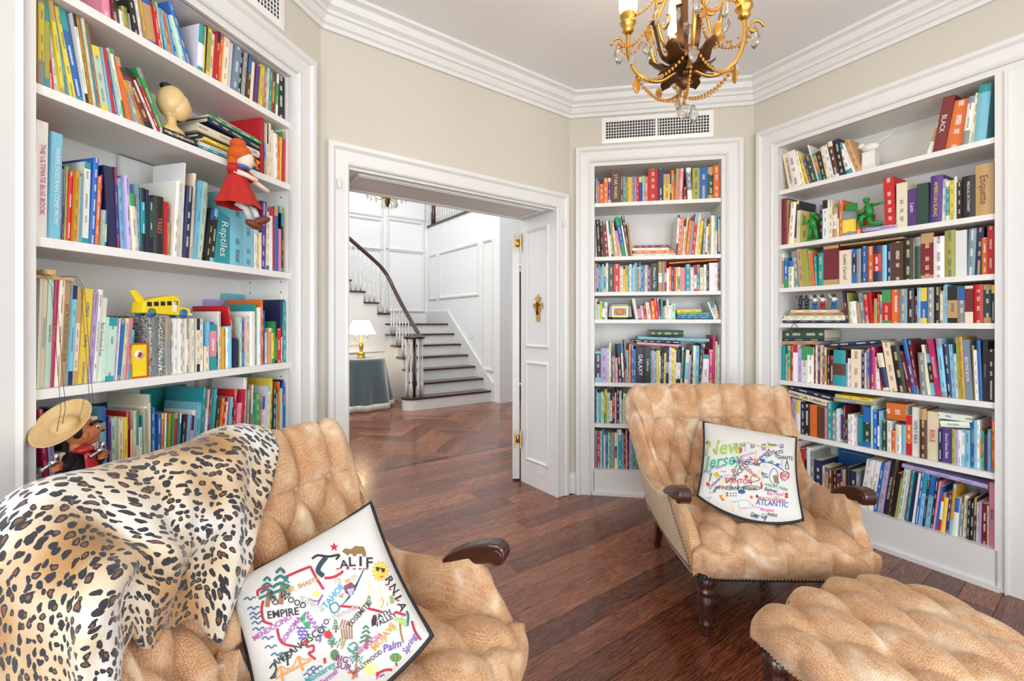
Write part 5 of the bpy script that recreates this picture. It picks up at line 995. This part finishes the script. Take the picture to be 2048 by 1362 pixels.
for sx in (-1, 1):
    MB().tube(crom([(0, 0, .235), (sx*.05, 0, .245), (sx*.10, 0, .29), (sx*.085, 0, .34)], 6), .006, 6).build('candle_arm', 'gold', lm)
    MB().lathe([(.018, .33), (.01, .34), (.009, .40)], 10, (sx*.085, 0, 0)).build('candle', 'porcelain', lm)
MB().grid(lambda a, b: Vector(((.105+.085*(1-b))*(1+.02*sin(a*2*pi*18))*cos(2*pi*a)*1.12, (.105+.085*(1-b))*(1+.02*sin(a*2*pi*18))*sin(2*pi*a)*1.12, .36+.21*b)), 108, 6).build('lamp_shade', 'lamp_shade', lm)
pl = bpy.data.lights.new('lamp_bulb', 'POINT'); pl.energy = 7; pl.color = (1, .8, .55); pl.shadow_soft_size = .05; po = bpy.data.objects.new('lamp_bulb', pl); COL.objects.link(po); po.parent = lm; po.location = (0, .0, .43)
# ---- hall chandelier, only its lowest drops hang into view
hc = thing('hall_chandelier', at(775, 415, 5.5), 'crystal drops of the hall chandelier hanging at the door head', 'chandelier')
MB().lathe([(0, 0), (.012, .01), (.022, .04), (.035, .06), (.03, .1), (.045, .13), (.02, .16), (.02, 2.8), (0, 2.8)], 12).build('stem', 'bronze', hc)
MB().tube([(.24*cos(a*pi/12), .24*sin(a*pi/12), .2) for a in range(24)], .008, 6, closed=True).build('ring', 'brass', hc)
for k in range(6): MB().tube(crom([(0, 0, .14), (.1*cos(k*pi/3), .1*sin(k*pi/3), .1), (.24*cos(k*pi/3), .24*sin(k*pi/3), .2)], 5), .006, 6).build('arm', 'brass', hc)
d0_ = None
for k in range(26):
    a = k*2*pi/18; r = .24 if k < 18 else .11
    if d0_ is None: d0_ = MB().lathe([(0, -.10), (.009, -.08), (.014, -.055), (.008, -.02), (.003, 0)], 6).build('crystal_drop', 'crystal', hc); o = d0_
    else: o = d0_.copy(); COL.objects.link(o); o.parent = hc
    o.location = (r*cos(a), r*sin(a), .195 if k < 18 else .10)
# room glimpsed past the side door
struct(MB().b2((3.7, 5.2, 0), (6.5, 5.25, 2.8), FB).build('wall_beyond', 'ceiling_paint'))
cb = MB(); cb.b2((3.95, 4.75, 0), (4.75, 5.15, 1.0), FB); ob = cb.build('cabinet', 'black', bevel=.01); tag(ob, 'dark cabinet glimpsed past the hall side door', 'cabinet')
# ================================================================= library chandelier
CX, CY = .63, 1.66; ch = thing('chandelier', T(CX, CY, 2.0), 'gilt chandelier with amber beads and crystal drops near the ceiling', 'chandelier'); Z0 = -2.0
def cp(mb, name, mat, **k): return mb.build(name, mat, ch, **k)
def pol(r, a, z): return Vector((r*cos(a), r*sin(a), z+Z0))
cp(MB().lathe([(0, 2.10), (.012, 2.11), (.03, 2.13), (.012, 2.15), (.02, 2.17), (.035, 2.19), (.02, 2.21), (.012, 2.24), (.012, 2.55), (.03, 2.58), (.014, 2.62), (.008, 2.90), (.06, 2.905), (.06, 2.92), (0, 2.92)], 14, (0, 0, Z0)), 'stem', 'bronze')
AR = [radians(x) for x in (168, 78, -12, -102)]
sleeve = leafm = None
for i, a in enumerate(AR):
    ao = cp(MB().tube(crom([pol(.02, a, 2.18), pol(.09, a, 2.145), pol(.16, a, 2.175), pol(.198, a, 2.25), pol(.20, a, 2.35)], 7), .0072, 8), 'arm', 'gold')
    MB().lathe([(.008, 2.33), (.022, 2.345), (.018, 2.355), (.028, 2.37), (.031, 2.375), (.024, 2.385), (.030, 2.40), (.030, 2.405), (0, 2.405)], 14, (*pol(.20, a, 0).xy, Z0)).build('candle_cup', 'gold', ao)
    MB().lathe([(.024, 2.405), (.034, 2.43), (.036, 2.50), (.030, 2.56), (.012, 2.60), (0, 2.605)], 14, (*pol(.20, a, 0).xy, Z0)).build('glass_sleeve', 'sleeve', ao)
    l = bpy.data.lights.new('candle_bulb', 'POINT'); l.energy = 2.4; l.color = (1, .82, .58); l.shadow_soft_size = .03; lo = bpy.data.objects.new('candle_bulb', l); COL.objects.link(lo); lo.parent = ch; lo.location = pol(.20, a, 2.66)
    # C scrolls
    cp(MB().tube([pol(.20+.035+.028*(1-t/9)*cos(t), a, 2.30+.028*(1-t/9)*sin(t)) for t in [k*.45 for k in range(13)]], .005, 6), 'scroll', 'gold')
    cp(MB().tube([pol(.115+.0*t+.03*(1-t/8)*cos(t+2), a+.5, 2.42+.03*(1-t/8)*sin(t+2)) for t in [k*.45 for k in range(12)]], .005, 6), 'scroll', 'gold')
    # cage rods
    cp(MB().tube(crom([pol(.02, a+.78, 2.20), pol(.12, a+.78, 2.24), pol(.155, a+.78, 2.36), pol(.10, a+.78, 2.46), pol(.02, a+.78, 2.57)], 7), .006, 8), 'cage_rod', 'gold')
    # bronze straps and leaves
    for da, n_ in ((.30, 'strap'), (-.30, 'strap')):
        P_ = crom([pol(.03, a+da, 2.19), pol(.085, a+da, 2.22), pol(.105, a+da, 2.29), pol(.12, a+da, 2.34), pol(.135, a+da, 2.33)], 6); m = MB(); t2 = Vector((-sin(a+da), cos(a+da), 0))*.011; up = Vector((0, 0, .0015))
        m.add([p+t2 for p in P_]+[p-t2 for p in P_]+[p+t2+up for p in P_]+[p-t2+up for p in P_], [q for k in range(len(P_)-1) for q in ((k, k+1, len(P_)+k+1, len(P_)+k), (2*len(P_)+k, 3*len(P_)+k, 3*len(P_)+k+1, 2*len(P_)+k+1))], None, True); cp(m, n_, 'bronze')
for k in range(10):
    a = k*2*pi/10+.2; m = MB(); L_ = .085 if k % 2 else .105
    def leaf(s, w, a=a, L_=L_, k=k):
        r = .02+L_*s; ww = .036*sin(pi*min(1, s*.9+.08))**.8*(1+.25*sin(s*16)); zz = 2.165+.03*s-.05*s*s*(k % 2)+.035*s*s*((k+1) % 2)+.006*abs(2*w-1)
        return pol(r, a, zz)+Vector((-sin(a), cos(a), 0))*ww*(2*w-1)
    m.grid(leaf, 12, 6); o = cp(m, 'leaf', 'bronze'); so = o.modifiers.new('thick', 'SOLIDIFY'); so.thickness = .0015
for k in range(3):
    a = k*2*pi/3+.8; cp(MB().ell(pol(.03, a, 2.215), (.02, .02, .012), None, 10, 6), 'blossom', 'bronze')
def swag(p, q, sag, n):
    m = MB()
    for k in range(n+1): f = k/n; c = p.lerp(q, f); c.z -= sag*4*f*(1-f); m.ell(c, (.0052, .0052, .0066), None, 6, 4)
    o = cp(m, 'bead_swag', 'amber'); o['kind'] = 'stuff'
cd = None
def drop(c, s=1., amber=False):
    key = 'amber' if amber else 'crystal'; m = MB(); n = 10
    m.lathe([(0, -.062*s), (.008*s, -.056*s), (.0165*s, -.042*s), (.019*s, -.03*s), (.013*s, -.012*s), (.003*s, 0)], n)
    for v in m.v: v.y *= .42
    o = cp(m, 'crystal_drop', key); o.location = c; o.rotation_euler.z = R.uniform(0, 3); return o
for i, a in enumerate(AR):
    b = AR[(i+1) % 4]; e1, e2 = pol(.235, a, 2.30), pol(.235, b, 2.30); m1 = pol(.155, a+.785, 2.34)
    swag(e1, m1, .05, 14); swag(m1, e2, .05, 14); swag(pol(.135, a+.3, 2.33), pol(.235, a, 2.29), .06, 9); swag(pol(.17, a, 2.17), pol(.02, a, 2.07), .035, 15); swag(pol(.20, a, 2.40), pol(.03, a, 2.58), .05, 18); swag(pol(.17, a, 2.17), pol(.17, b, 2.17), .05, 18)
    drop(pol(.235, a, 2.29), 1.1); drop(pol(.17, a, 2.165), .95, i % 2 == 0); drop(m1, 1.); drop(pol(.135, a-.3, 2.325), .9); drop(pol(.135, a+.3, 2.325), .8, True); drop(pol(.205, a+.35, 2.22), .8, i % 2 == 1)
swag(pol(0, 0, 2.11), pol(0, 0, 2.05), 0, 5)
cp(MB().ell(pol(0, 0, 2.025), (.026, .026, .026), None, 12, 8), 'crystal_ball', 'crystal'); cp(MB().ell(pol(.005, -.9, 2.32), (.026, .026, .026), None, 12, 8), 'crystal_ball', 'crystal'); drop(pol(.03, -.3, 2.045), 1.1)
# ================================================================= ornaments on the shelves
def on_shelf(case, u, v, d, rz=0):
    M = CASE[case][0]; x, z = on_plane(u, v, M, d); return M @ T(x, d, z) @ RZ(rz)
# carved head
hd = thing('carved_head', on_shelf('A', 343, 268, .06), 'honey onyx carved head on a flared stand on the left bookcase', 'sculpture')
MB().lathe([(.0, 0), (.042, 0), (.038, .012), (.018, .03), (.014, .045), (.02, .06)], 16).build('stand', 'alabaster', hd)
m = MB(); m.ell((0, 0, .115), (.042, .052, .058), None, 16, 12); m.ell((.014, -.022, .1), (.034, .034, .05), None, 12, 8); m.ell((.046, -.03, .105), (.007, .007, .014), None, 8, 6); m.ell((.04, -.03, .08), (.01, .01, .008), None, 8, 6); m.ell((.0, .0, .075), (.026, .03, .025), None, 10, 8); m.build('face', 'alabaster', hd)
MB().ell((-.012, .01, .168), (.02, .02, .012), None, 10, 6).build('cap', 'black', hd)
# doll
MD = on_shelf('A', 448, 447, -.005) @ T(0, 0, .0); dl = thing('rag_doll', MD, 'rag doll in a red dress with orange hair sitting on books', 'doll')
sc_ = 1.0
MB().ell((.055, -.045, .262), (.034, .034, .04), None, 14, 10).build('head', 'skin', dl)
for P_, r_ in (([(-.01, -.06, .2), (.02, -.085, .19), (.055, -.105, .175)], [.011, .010, .009]), ([(.07, -.05, .195), (.10, -.07, .175), (.135, -.085, .155)], [.011, .010, .009])): MB().tube(P_, r_, 8).build('arm', 'skin', dl)
for P_ in ([(.0, -.06, .08), (.025, -.08, .06), (.04, -.085, .02)], [(.04, -.06, .08), (.06, -.085, .06), (.065, -.095, .03)]): MB().tube(P_, [.014, .013, .012], 8).build('leg', 'white_cotton', dl)
m = MB(); m.ell((.045, -.03, .285), (.045, .044, .036), None, 14, 10); m.ell((.042, -.025, .325), (.03, .03, .022), None, 12, 8); m.ell((.02, -.02, .25), (.016, .02, .03), None, 8, 6); m.tube(crom([(.075, -.06, .285), (.09, -.07, .26), (.085, -.07, .235)], 4), .005, 6); m.build('hair', 'hair_orange', dl)
def dress(a, b):
    r = .028+.05*b**1.3; fo = 1+.09*b*sin(a*2*pi*7); return Vector((.022+r*fo*1.15*cos(2*pi*a)-.01*b, -.04+r*fo*.85*sin(2*pi*a)-.02*b, .215-.15*b))
m = MB(); m.grid(dress, 40, 10); m.ell((.022, -.04, .205), (.034, .028, .028), None, 12, 8); m.tube([(-.004, -.05, .215), (-.02, -.06, .195)], [.022, .018], 8); m.tube([(.05, -.045, .21), (.085, -.055, .19)], [.02, .017], 8); m.build('dress', 'red_cloth', dl)
for k, (x, y, z, a) in enumerate(((.05, -.095, .0, .3), (.075, -.11, .022, -.4))):
    m = MB(); m.ell((0, 0, 0), (.036, .017, .016), None, 12, 8); o = m.build('shoe', 'brown_leather', dl); o.location = (x, y, z); o.rotation_euler = (0, a, -.3)
m = MB(); m.ell((.075, -.072, .268), (.004, .004, .005), None, 6, 4); m.ell((.088, -.055, .268), (.003, .004, .005), None, 6, 4); m.tube([(.066, -.078, .24), (.076, -.076, .235), (.082, -.068, .242)], .0022, 5); m.build('eyes_and_mouth', 'black', dl)
m = MB()
m.lathe([(.03, .218), (.038, .226), (.026, .236)], 12, (.035, -.042, 0)); m.build('collar', 'blue_toy', dl)
# marionette
MP = on_shelf('A', 152, 925, -.06); mp_ = thing('marionette', MP, 'bandit marionette in a straw sombrero holding two silver pistols', 'puppet')
m = MB()
def ponch(a, b): r = .012+.055*b; return Vector((r*1.0*cos(2*pi*a)*(1+.1*sin(10*pi*a)*b)-.002, r*.7*sin(2*pi*a), .035-.10*b))
m.grid(ponch, 36, 8); m.tube([(-.02, -.01, .02), (-.045, -.03, .0), (-.062, -.04, .012)], [.016, .015, .012], 8); m.tube([(.02, -.02, .02), (.035, -.04, .0), (.03, -.055, .018)], [.016, .015, .012], 8); m.build('poncho', 'black', mp_)
m = MB(); m.ell((.016, 0, .082), (.042, .034, .036), None, 16, 12); m.ell((.052, 0, .083), (.018, .012, .011), None, 10, 8); m.ell((.03, 0, .062), (.026, .024, .02), None, 10, 8); m.ell((.002, -.033, .078), (.008, .005, .012), None, 8, 6); m.tube([(.0, 0, .06), (0, 0, .03)], .014, 8); m.build('head', 'puppet_skin', mp_)
for hx, hy, hz in ((-.066, -.042, .016), (.03, -.058, .022)):
    m = MB(); m.ell((hx, hy, hz), (.013, .010, .012), None, 8, 6)
    for q in range(4): m.tube([(hx+.004, hy-.008, hz+.008-q*.006), (hx-.010, hy-.012, hz+.008-q*.006), (hx-.013, hy-.002, hz+.007-q*.006)], .0034, 6)
    m.build('hand', 'puppet_skin', mp_)
m = MB(); m.ell((.062, -.002, .076), (.007, .010, .004), None, 8, 6); m.tube([(.014, -.033, .104), (.03, -.033, .112), (.044, -.03, .106)], .0045, 6); m.ell((.036, -.029, .092), (.003, .003, .004), None, 6, 4); m.ell((-.012, -.026, .088), (.012, .008, .018), None, 8, 6); m.build('moustache_and_brow', 'black', mp_)
m = MB(); m.ell((.036, -.026, .093), (.007, .004, .006), None, 8, 6); m.build('eye', 'white_gloss', mp_)
m = MB()
def hat(a, b):
    th_ = 2*pi*a
    if b < .45: f = b/.45; r = .034*sin(f*pi/2)**.6; z = .052-.034*f*f
    else: f = (b-.45)/.55; r = .034+.05*f; z = .018+.03*f**1.6*(1+.35*cos(th_))
    return Vector((r*1.05*cos(th_), r*sin(th_), z))
m.grid(hat, 40, 18); o = m.build('sombrero', 'straw', mp_); o.location = (-.012, 0, .088); o.rotation_euler = (radians(10), radians(-40), 0); o.scale = (.85, .85, .9); so = o.modifiers.new('thick', 'SOLIDIFY'); so.thickness = .003
for hx, hy, hz, an in ((-.072, -.05, .03, 2.6), (.024, -.066, .038, 2.5)):
    m = MB(); m.tube([(.0, 0, 0), (.038, 0, 0)], .0042, 8); m.tube([(.004, 0, 0), (.016, 0, 0)], .0085, 10); m.tube([(.0, 0, 0), (-.006, 0, -.018)], .0055, 8); m.tube([(.038, 0, 0), (.040, 0, 0)], .0055, 8); o = m.build('pistol', 'steel', mp_); o.location = (hx, hy, hz); o.rotation_euler = (0, radians(-20)+pi, .25)
m = MB(); m.grid(lambda a, b: Vector((-.012+.03*a+.01*b, -.05-.004*sin(3*a), .03-.085*b)), 4, 6); m.ell((.008, -.02, .036), (.024, .02, .012), None, 10, 6); o = m.build('kerchief', 'red_toy', mp_); so = o.modifiers.new('thick', 'SOLIDIFY'); so.thickness = .002
m = MB()
ctl_z = (on_shelf('A', 100, 556, .04).translation-MP.translation).z
for x, y in ((-.055, -.02), (-.045, -.02), (.012, -.02), (.02, -.02)): m.tube([(x, y, .10), (x+.003, y-.01, .16), (x, .0, ctl_z-.03), (x, .03, ctl_z+.004), (x, .1, ctl_z+.006)], .0007, 4)
m.build('strings', 'string', mp_)
m = MB(); m.b2((-.055, .09, ctl_z-.004), (.05, .11, ctl_z+.006)); m.b2((-.03, .06, ctl_z+.006), (-.012, .20, ctl_z+.02)); m.build('control_bar', 'straw', mp_)
# toy bus
MBus = on_shelf('A', 322, 634, .05) @ RZ(radians(4)); bs = thing('toy_bus', MBus, 'yellow toy school bus with a tail fin on the white books', 'toy bus')
m = MB(); m.prism([(-.085, .012), (.05, .006), (.053, .068), (.03, .078), (-.02, .07), (-.08, .052)], -.026, .026); m.prism([(.045, .006), (.098, .008), (.095, .032), (.05, .04)], -.024, .024); m.prism([(-.085, .045), (-.108, .085), (-.088, .09), (-.06, .058)], -.004, .004); m.build('body', 'yellow_toy', bs, bevel=.006)
for k in range(5): MB().b2((-.072+k*.024, -.0275, .035+k*.002), (-.056+k*.024, -.026, .05+k*.002)).build('window', 'black', bs, bevel=.003)
for x in (-.055, .065):
    for y in (-.026, .02): MB().tube([(x, y, .014), (x, y+.006, .014)], .016, 14).build('wheel', 'blue_toy', bs)
MB().b2((.07, -.026, .008), (.1, .026, .014)).build('bumper', 'white_gloss', bs); MB().ell((.098, -.02, .024), (.005, .008, .007), None, 8, 6).build('headlight', 'blue_toy', bs); MB().b2((.022, -.0275, .02), (.036, -.026, .056)).build('door', 'white_gloss', bs)
# card box and other small things
cbx = thing('card_box', on_shelf('A', 279, 757, .03), 'orange card box with a round emblem between mint books and speckled notebooks', 'box')
MB().b2((-.029, 0, 0), (.029, .05, .118)).build('carton', 'hair_orange', cbx); MB().tube([(0, -.0005, .08), (0, -.0012, .08)], .015, 18).build('emblem', 'white_gloss', cbx); MB().prism([(-.008, .072), (.002, .07), (.009, .083), (-.002, .09)], -.0018, -.0013).build('emblem_mark', 'red_toy', cbx); MB().b2((-.022, -.0006, .008), (.022, 0, .112)).build('front_panel', 'yellow_toy', cbx)
x, z = on_plane(1240, 638, FC, .03); bx_ = thing('lacquer_box', FC @ T(x, .02, 1.283), 'dark lacquered casket with a painted oval front on the middle bookcase', 'box')
MB().prism([(-.09, .012), (-.082, .1), (-.06, .118), (.06, .118), (.082, .1), (.09, .012)], 0, .09).build('casket', 'lacquer', bx_, bevel=.006)
for sx in (-1, 1): MB().lathe([(0, 0), (.016, 0), (.018, .006), (.01, .013)], 10, (sx*.07, .02, 0)).build('foot', 'lacquer', bx_); MB().tube([(sx*.092, .03, .04), (sx*.102, .03, .06), (sx*.092, .03, .085)], .005, 6).build('side_handle', 'gold', bx_)
frame_strip(-.052, .022, .052, .09, T(0, -.0, 0), (0, -1, 0), ((-.005, 0), (-.005, .004), (.005, .004), (.005, 0))).build('gilt_frame', 'gold', bx_); m = MB(); m.ell((0, -.0005, .056), (.036, .002, .026), None, 16, 6); m.build('painted_oval', 'puppet_skin', bx_); m = MB(); m.ell((-.008, -.002, .056), (.008, .001, .018), None, 10, 6); m.ell((.01, -.002, .052), (.008, .001, .016), None, 10, 6); m.build('painted_figures', 'straw', bx_)
pd_ = thing('bird_ornament', FD @ T(on_plane_z(1741, 2.133, FD, .1), .1, 2.133) @ Matrix.Scale(1.3, 4), 'white porcelain bird perched on a flared pedestal on the right bookcase', 'ornament')
MB().lathe([(.06, 0), (.05, .012), (.036, .03), (.034, .085), (.038, .09)], 4).build('pedestal', 'porcelain', pd_, bevel=.003)
m = MB(); m.ell((0, 0, .112), (.036, .022, .02), None, 14, 10); m.ell((-.034, 0, .128), (.016, .014, .014), None, 10, 8); m.tube([(-.048, 0, .128), (-.058, 0, .125)], [.004, .001], 6); m.tube([(.02, 0, .116), (.06, 0, .138), (.085, 0, .15)], [.012, .007, .003], 8, flat=.4); m.build('bird', 'porcelain', pd_)
def soldier(M, kneel, label):
    s = thing('toy_soldier', M, label, 'toy soldier', 'green toy soldiers'); m = MB()
    if not kneel:
        m.tube([(-.022, 0, .006), (-.018, 0, .05), (-.008, 0, .085)], [.010, .011, .014], 8); m.tube([(.022, 0, .006), (.018, 0, .05), (.008, 0, .085)], [.010, .011, .014], 8); m.tube([(0, 0, .08), (0, 0, .11), (0, .0, .135)], [.018, .02, .018], 10); m.tube([(.018, 0, .13), (.036, -.012, .125), (.024, -.02, .15)], [.009, .008, .007], 8); m.tube([(-.018, 0, .13), (-.034, -.012, .112), (-.042, -.02, .128)], [.009, .008, .007], 8); m.ell((0, -.004, .158), (.014, .015, .017), None, 10, 8); m.build('figure', 'green_plastic', s)
        MB().ell((0, 0, .166), (.018, .019, .012), None, 12, 6).build('helmet', 'green_plastic', s); MB().tube([(-.045, -.02, .10), (-.042, -.024, .165)], .004, 6).build('rifle', 'green_plastic', s); MB().tube([(.006, -.018, .158), (.006, -.034, .158)], .006, 8).build('binoculars', 'green_plastic', s)
    else:
        m.tube([(-.01, 0, .065), (-.032, -.01, .06), (-.034, -.008, .01)], [.014, .013, .010], 8); m.tube([(.0, 0, .065), (.012, 0, .018), (.06, .005, .014)], [.015, .013, .009], 8); m.tube([(0, 0, .06), (.004, 0, .09), (-.004, 0, .13)], [.018, .02, .017], 10); m.tube([(.008, 0, .125), (.04, .0, .122), (.078, .0, .128)], [.009, .008, .006], 8); m.tube([(-.012, 0, .12), (-.03, -.01, .09), (-.05, -.012, .08)], [.009, .008, .007], 8); m.ell((-.012, 0, .152), (.015, .015, .017), None, 10, 8); m.build('figure', 'green_plastic', s)
        MB().ell((-.012, 0, .16), (.018, .018, .011), None, 12, 6).build('cap', 'green_plastic', s); m = MB(); m.tube([(-.052, -.012, .03), (-.056, -.012, .15)], .003, 6); m.b2((-.11, -.014, .112), (-.056, -.011, .15)); m.build('flag', 'green_plastic', s)
    MB().prism([(-.05, -.02), (.06, -.02), (.065, .02), (-.05, .02)] if kneel else [(-.03, -.02), (.03, -.02), (.03, .02), (-.03, .02)], 0, .006, axis='z').build('stand', 'green_plastic', s)
soldier(FD @ T(on_plane_z(1628, 1.772, FD, .03), .015, 1.772), False, 'green plastic soldier standing upright with binoculars')
soldier(FD @ T(on_plane_z(1745, 1.79, FD, .05)-.01, .03, 1.804), True, 'green plastic soldier kneeling with a flag on magazines')
xs_ = [(1601, 'pewter'), (1613, 'pewter'), (1630, 'blue_toy'), (1645, 'red_toy'), (1668, 'blue_toy')]
zt_ = on_plane(1630, 618, FD, .06)[1]
for (u_, mt), lb in zip(xs_, ('first tiny drab figurine of the row on stacked old books', 'second tiny drab figurine of the row on stacked old books', 'tiny blue and white figurine mid-row on stacked old books', 'tiny figurine with a red skirt on stacked old books', 'tiny figurine in blue trousers raising an arm on stacked books')):
    f = thing('figurine', FD @ T(on_plane_z(u_, zt_, FD, .06), .06, zt_), lb, 'figurine', 'figurines on the stacked old books'); m = MB(); m.tube([(-.008, 0, 0), (-.006, 0, .03)], [.006, .007], 6); m.tube([(.008, 0, 0), (.006, 0, .03)], [.006, .007], 6); m.tube([(0, 0, .028), (0, 0, .045)], [.014, .012], 8); m.build('trousers', mt, f)
    m = MB(); m.tube([(0, 0, .042), (0, 0, .068)], [.012, .011], 8); m.tube([(-.01, 0, .064), (-.022, -.005, .075), (-.026, -.005, .09)], [.005, .004, .003], 6); m.tube([(.01, 0, .064), (.022, -.006, .052)], [.005, .004], 6); m.build('jacket', 'white_gloss' if mt != 'pewter' else 'pewter', f); MB().ell((0, -.002, .08), (.009, .009, .011), None, 8, 6).build('head', 'bronze', f)
sl = MB().tube(crom([FD @ Vector(p) for p in [(on_plane_z(1590, 1.25, FD, 0)+a, b, c) for a, b, c in ((0, .03, 1.272), (.005, -.006, 1.262), (-.018, -.008, 1.225), (.002, -.008, 1.205), (.02, -.008, 1.225), (-.004, -.006, 1.262), (-.01, .03, 1.272))]], 6), .0018, 5).build('string_loop', 'string'); tag(sl, 'dark cord loop hanging over a shelf edge of the right bookcase', 'cord')
